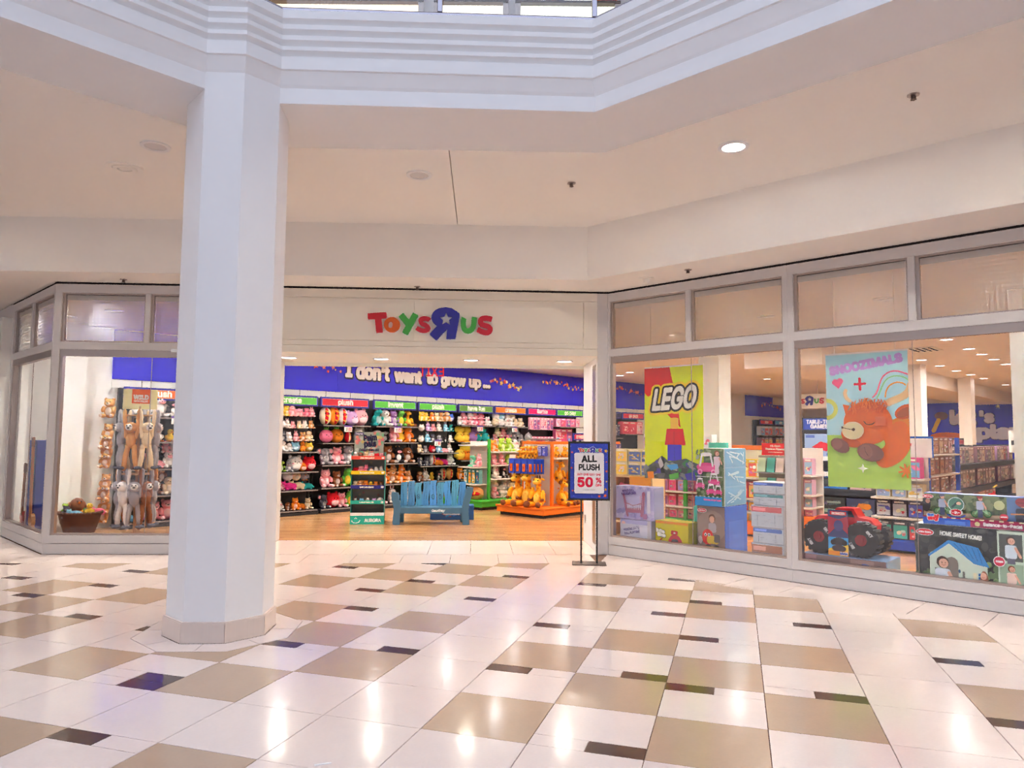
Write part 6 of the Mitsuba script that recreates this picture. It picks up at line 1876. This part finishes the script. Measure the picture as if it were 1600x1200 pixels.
# black book unit
t = thing('shop_gondola', 'long black shelving unit full of small packs behind the blue posts', 'shelving unit')
put('back_panel', uvbx(14.9, 21.0, -3.75, -3.72, .05, 1.50), 'shelf_black', parent=t)
put('base', uvbx(14.9, 21.0, -3.75, -3.20, 0, .10), 'shelf_black', parent=t)
for z in (.71, 1.17, .36):
    put('shelf', uvbx(14.9, 21.0, -3.72, -3.24, z - .10, z, .004), 'shelf_black', parent=t)
for u in (14.9, 16.9, 18.9, 20.95):
    put('upright', uvbx(u, u + .08, -3.76, -3.40, .1, 1.52), 'shelf_black', parent=t)
fs = lambda x, y, z, d: TF(uv(15.0 + x, -3.42 - y, z), W1 + d)
PKS = [(206, 190, 186), (180, 96, 90), (140, 110, 150), (226, 206, 180), (120, 120, 130)]
for z, h, s in ((1.17, .32, 'top'), (.71, .34, 'middle')):
    for j in range(3):
        boxes(f'on the {s} shelf of section {("one", "two", "three")[j]} of the black unit', 'small packs on the black unit', fs, .1 + 2 * j, 1.85 + 2 * j, z, 0, (.22, .16, h), ((170, 150, 150), (150, 110, 120), (160, 120, 160))[j], PKS, 7, 'toy_pack', 'small pack', int(z * 40) + j)
boxes('on the low shelf of the black unit', 'small packs on the black unit', fs, 2.1, 3.8, .36, 0, (.3, .16, .22), (200, 120, 100), PKS, 5, 'toy_pack', 'low red pack', 90)
t = thing('shelf_sign', 'long dark red sign board above the black unit deep in the shop', 'sign')
sign_board(t, TF(uv(16.2, -3.75), W1), 1.6, .16, (150, 30, 40), 'games', 1.50, 'shelf_black', th=.06)
t = thing('info_tag', 'tall white sign tag on the black unit near the cream column', 'sign')
put('plate', uvbx(19.6, 19.62, -3.2, -3.02, 1.35, 1.85), 'shop_wall', parent=t)
put('dark_mark', uvbx(19.594, 19.6, -3.15, -3.07, 1.52, 1.62), 'shelf_black', parent=t)

# black games wall
t = thing('shop_gondola', 'black shelving of table games behind the left edge of the cow poster', 'shelving unit')
put('back_panel', uvbx(14.75, 14.78, -6.1, -3.95, .05, 2.05), 'shelf_black', parent=t)
put('base', uvbx(14.3, 14.78, -6.1, -3.95, 0, .14), 'shelf_black', parent=t)
for z in (1.19, .66, .14):
    put('shelf', uvbx(14.3, 14.75, -6.1, -3.95, z - .03, z), 'shelf_black', parent=t)
k = put('sign_board', uvbx(14.28, 14.30, -5.72, -5.10, 1.80, 2.02), 'royal_paint', parent=t)
p = Print(None, y=-.001)
p.clip = None
p.text('TABLE-TOP', .31, .12, .07, rgb(240, 244, 255), .06, fit=.5).text('GAMES', .31, .03, .07, rgb(240, 244, 255), .06)
put('lettering', p.cm(), 'vc_print', tf=TF(uv(14.28, -5.72, 1.80), WR), parent=k)
for v0, v1, z0, z1, c, lab, tx, ac in ((-5.72, -5.02, 1.195, 1.72, (150, 180, 226), 'large pale blue carton with a red game on the top games shelf', '', (206, 40, 60)), (-5.72, -4.92, .665, 1.0, (24, 26, 34), 'black and blue carton marked foosball on the middle games shelf', 'FOOSBALL', (20, 110, 190)),
                                       (-5.62, -4.98, .145, .50, (44, 52, 56), 'dark grey table game carton on the bottom games shelf', '', (70, 90, 96)), (-4.95, -4.45, .145, .50, (50, 60, 90), 'dark blue carton beside the dark grey table game carton', '', (206, 130, 60)),
                                       (-4.88, -4.5, .665, .98, (200, 170, 170), 'pale pink boxed game on the middle games shelf', '', (150, 60, 80)), (-4.4, -4.2, .145, .55, (206, 176, 110), 'tan boxed toy at the end of the games shelving', '', (150, 120, 60))):
    def dr_(p, w, h, c=c, tx=tx, ac=ac):
        p.rect(0, 0, w, h, rgb(c))
        if ac == (206, 40, 60):
            p.add(Polygon([(w * .2, h * .5), (w * .6, h * .35), (w * .85, h * .55), (w * .45, h * .72)]), rgb(ac)).oval(w * .75, h * .25, w * .15, h * .1, rgb(70, 110, 190)).rect(0, 0, w, h * .16, rgb(240, 244, 250)).rect(.03, h * .85, .2, h * .95, rgb(80, 110, 200))
        elif tx:
            p.rect(0, h * .62, w, h, rgb(14, 60, 110)).add(Polygon([(0, 0), (w, 0), (w, h * .3), (w * .6, h * .12), (0, h * .06)]), rgb(ac)).add(Polygon([(w * .15, h * .2), (w * .8, h * .3), (w * .7, h * .55), (w * .2, h * .5)]), rgb(50, 60, 60)).text(tx, w / 2, h * .72, .075, rgb(246, 250, 255), .08, fit=w * .8)
        else:
            art(p, 0, 0, w, h, [ac, (140, 150, 150), (90, 90, 120)], random.Random(int(w * 100)), 10)
    big_box('g', lab, v0, v1, 14.33, 14.7, z0, z1, c, None, dr_, 'box', None, 'game_carton')

# small orange units
for (u0, v0, lab, cols, sd) in ((12.86, -5.95, 'narrow white unit with orange base and orange post beside the table games', [(200, 120, 160), (150, 190, 220), (240, 200, 200)], 70), (11.42, -6.05, 'white shelving unit with orange base and orange rail seen past the ride-on cartons', MIX, 80)):
    t = thing('shop_gondola', lab, 'shelving unit')
    wv = .93 if sd == 70 else .80
    stack_unit(t, 'orange_paint', u0, u0 + .55, v0, v0 + wv, (.40, .62, .97), 1.45, 'u', .24)
    if sd == 80:
        put('top_rail', uvbx(u0 + .5, u0 + .55, v0, v0 + wv, 1.42, 1.50, .004), 'orange_paint', parent=t)
    else:
        put('post', uvbx(u0 + .02, u0 + .08, v0 + wv - .28, v0 + wv - .22, .24, 1.48, .004), 'orange_paint', parent=t)
    fu = lambda x, y, z, d, u0=u0, v0=v0: TF(uv(u0 + .22 + y, v0 + x, z), WR + d)
    nm = 'of the orange unit ' + ('beside the games' if sd == 70 else 'past the ride-on cartons')
    for z, h, s, c in ((.97, .30, 'top shelf', (226, 190, 60)), (.62, .27, 'second shelf', (190, 60, 70)), (.40, .19, 'third shelf', (120, 150, 200)), (.245, .13, 'base', (170, 190, 90))):
        boxes(f'on the {s} {nm}', 'boxed toys ' + nm, fu, .03, wv - .03, z, 0, (.15, .16, h), c if sd == 80 else (214, 170, 190), cols, 5, 'toy_box', 'bright boxed toy' if sd == 80 else 'pink boxed toy', sd + int(z * 10))
t = thing('shelf_sign', 'red hanging price board with white lettering in the first right-hand window', 'sign')
k = put('board', uvbx(10.5, 10.515, -4.84, -4.42, 1.37, 1.55), 'vc_red' if 0 else 'shop_wall', parent=t)
p = Print(rgb(214, 20, 44), 0, .42, 0, .18, y=-.001)
p.text('10-Inch', .21, .125, .028, rgb(255, 250, 250), .05).text('Fashion Figures', .21, .08, .028, rgb(255, 250, 250), .05, fit=.30).rect(.10, .04, .32, .052, rgb(250, 200, 205))
put('lettering', p.cm(), 'vc_print', tf=TF(uv(10.5, -4.84, 1.37), WR), parent=k)
t = thing('book_rack', 'wire rack of pastel books under the red price board', 'rack')
put('back_panel', uvbx(10.62, 10.64, -4.95, -4.35, .05, 1.36), 'shelf_edge', parent=t)
put('foot', uvbx(10.4, 10.7, -4.98, -4.32, 0, .06), 'shelf_edge', parent=t)
for z in (1.10, .80, .5, .2):
    put('wire_shelf', uvbx(10.45, 10.62, -4.95, -4.35, z, z + .012), 'chrome', parent=t)
    for i, c in enumerate(((214, 236, 206), (80, 190, 190), (246, 222, 226), (246, 170, 180))):
        put('picture_book', CM().add(at(bx(-.06, .06, -.012, .012, 0, .22, .003)), rgb(c)), 'vc_print', tf=TF(uv(10.54, -4.87 + .14 * i, z + .013), WR) @ TF((0, 0, 0), 0, 1, (-12, 0, 0)), label=f'{("pale green", "turquoise", "white", "pink")[i]} picture book on the ' + {1.10: 'top', .80: 'second', .5: 'third', .2: 'bottom'}[z] + ' level of the wire rack', category='book', group='picture books on the wire rack')

# green unit and cubbies at the left of the first right-hand window
t = thing('shop_gondola', 'white and green shelving unit of pink toys behind the brick poster', 'shelving unit')
stack_unit(t, 'green_paint', 11.2, 11.76, -7.55, -6.08, (1.03, .68, .42), 1.42, 'u', .20)
put('top_rail', uvbx(11.66, 11.76, -7.55, -6.08, 1.36, 1.44, .004), 'green_paint', parent=t)
put('post', uvbx(11.22, 11.28, -6.62, -6.56, .2, 1.42, .004), 'green_paint', parent=t)
fu = lambda x, y, z, d: TF(uv(11.42 + y, -7.53 + x, z), WR + d)
for z, h, s, c in ((1.44, .24, 'top rail', (240, 236, 240)), (1.03, .30, 'upper shelf', (236, 150, 180)), (.68, .22, 'middle shelf', (226, 120, 150)), (.42, .20, 'lower shelf', (220, 140, 150)), (.205, .16, 'base', (244, 180, 170))):
    boxes(f'on the {s} of the green unit behind the brick poster', 'boxed toys behind the brick poster', fu, .02, 1.43, z, 0, (.155, .18, h), c, PK + [(240, 240, 245), (180, 160, 220)], 8, 'toy_box', 'pink boxed toy' if z < 1.4 else 'white boxed toy', 120 + int(z * 10))
t = thing('cube_shelf', 'pale wooden cube shelf at the left end of the first right-hand window', 'shelf')
for z in (0.02, .26, .50, .74, .98):
    put('shelf', CM().add(uvbx(9.6, 9.95, -7.0, -6.2, z, z + .03), rgb(226, 196, 150)), 'vc_paint', parent=t)
for v in (-7.0, -6.62, -6.23):
    put('divider', CM().add(uvbx(9.6, 9.95, v, v + .03, 0.02, 1.0), rgb(226, 190, 140)), 'vc_paint', parent=t)
put('back_panel', CM().add(uvbx(9.95, 9.97, -7.0, -6.2, 0.0, 1.01), rgb(150, 84, 50)), 'vc_paint', parent=t)
put('orange_door', CM().add(uvbx(9.585, 9.60, -6.62, -6.23, .76, 1.0, .004), rgb(240, 160, 30)), 'vc_paint', parent=t)
for i, (v, z, c, k, h) in enumerate(((-6.8, .77, 'rose', 'lying', .14), (-6.8, .53, 'magenta', 'cat', .17), (-6.8, .29, 'rose', 'ball', .16), (-6.8, .05, 'tan', 'bear', .17), (-6.42, .53, 'red', 'ball', .16), (-6.42, .29, 'orange', 'duck', .17))):
    put('plush_' + ('animal' if k == 'lying' else k), toy(k, c), tf=TF(uv(9.76, v, z), WR) @ np.diag([h, h, h, 1.0]), label=f'small {c} {NAMES[k]} in the wooden cube shelf', category='soft toy', group='soft toys in the cube shelf')
fu = lambda x, y, z, d: TF(uv(9.78 + y, -6.98 + x, z), WR + d)
boxes('on top of the cube shelf', 'yellow and white boxes on the cube shelf', fu, 0, .76, 1.012, 0, (.24, .16, .21), (236, 226, 180), [(250, 210, 90), (240, 240, 236), (90, 110, 180)], 3, 'toy_box', 'pale yellow boxed toy', 140, levels=2)
t = thing('gift_box', 'white and teal box with red pictures beside the white square column', 'box')
put('stand', uvbx(10.9, 11.3, -6.02, -5.72, 0, 1.30, .01), 'shop_wall', parent=t)
put('drum', CM().add(at(cyl((0, 0, 0), (0, 0, .24), .16, 24), uv(11.1, -5.87, 1.302)), rgb(70, 196, 180)), 'vc_print', parent=t)
# curved shop sign deep inside
t = thing('hanging_sign', 'white hanging board with the multicoloured shop name deep in the shop', 'sign')
f = TF(uv(20.0, -8.55), WR)
k = put('board', at(bx(0, 1.22, 0, .04, 2.45, 2.86, .01)), 'shop_wall', tf=f, parent=t)
m = Print(None, y=-.002)
m.clip = None
for q, c in sign_outlines(1.05 / 1262, .08, 2.76):
    m.add(q, rgb(c))
put('letters', m.cm(), 'vc_print', tf=f, parent=k)
for x in (.3, .95):
    put('hanger', at(cyl((x, .02, 2.86), (x, .02, 3.43), .006, 6)), 'chrome', tf=f, parent=t)
# red toy by the cream column, screens on the far unit
t = thing('toy_bike', 'small red toy bicycle on top of the black unit near the cream column', 'toy bike')
f = TF(uv(12.9, -2.35, .0), WR)
put('stand', uvbx(12.7, 13.3, -2.6, -2.1, 0, .55, .01), 'shelf_white', parent=t)
put('frame', CM().add(cat([cyl((-.15, 0, .72), (.02, 0, .82), .02, 8), cyl((.02, 0, .82), (.15, 0, .70), .02, 8), cyl((-.15, 0, .72), (0, 0, .66), .02, 8), cyl((0, 0, .66), (.04, 0, .86), .018, 8)]), rgb(214, 24, 30)), 'vc_plastic', tf=f, parent=t)
for x in (-.16, .17):
    w = trimesh.creation.torus(.095, .016, major_sections=24, minor_sections=8)
    w.apply_transform(trimesh.transformations.rotation_matrix(math.pi / 2, [1, 0, 0]))
    w.apply_translation([x, 0, .665])
    put('wheel', w, 'rubber', tf=f, parent=t)
put('handlebar', CM().add(cyl((.05, -.12, .92), (.05, .12, .94), .012, 8), rgb(240, 200, 40)), 'vc_plastic', tf=f, parent=t)
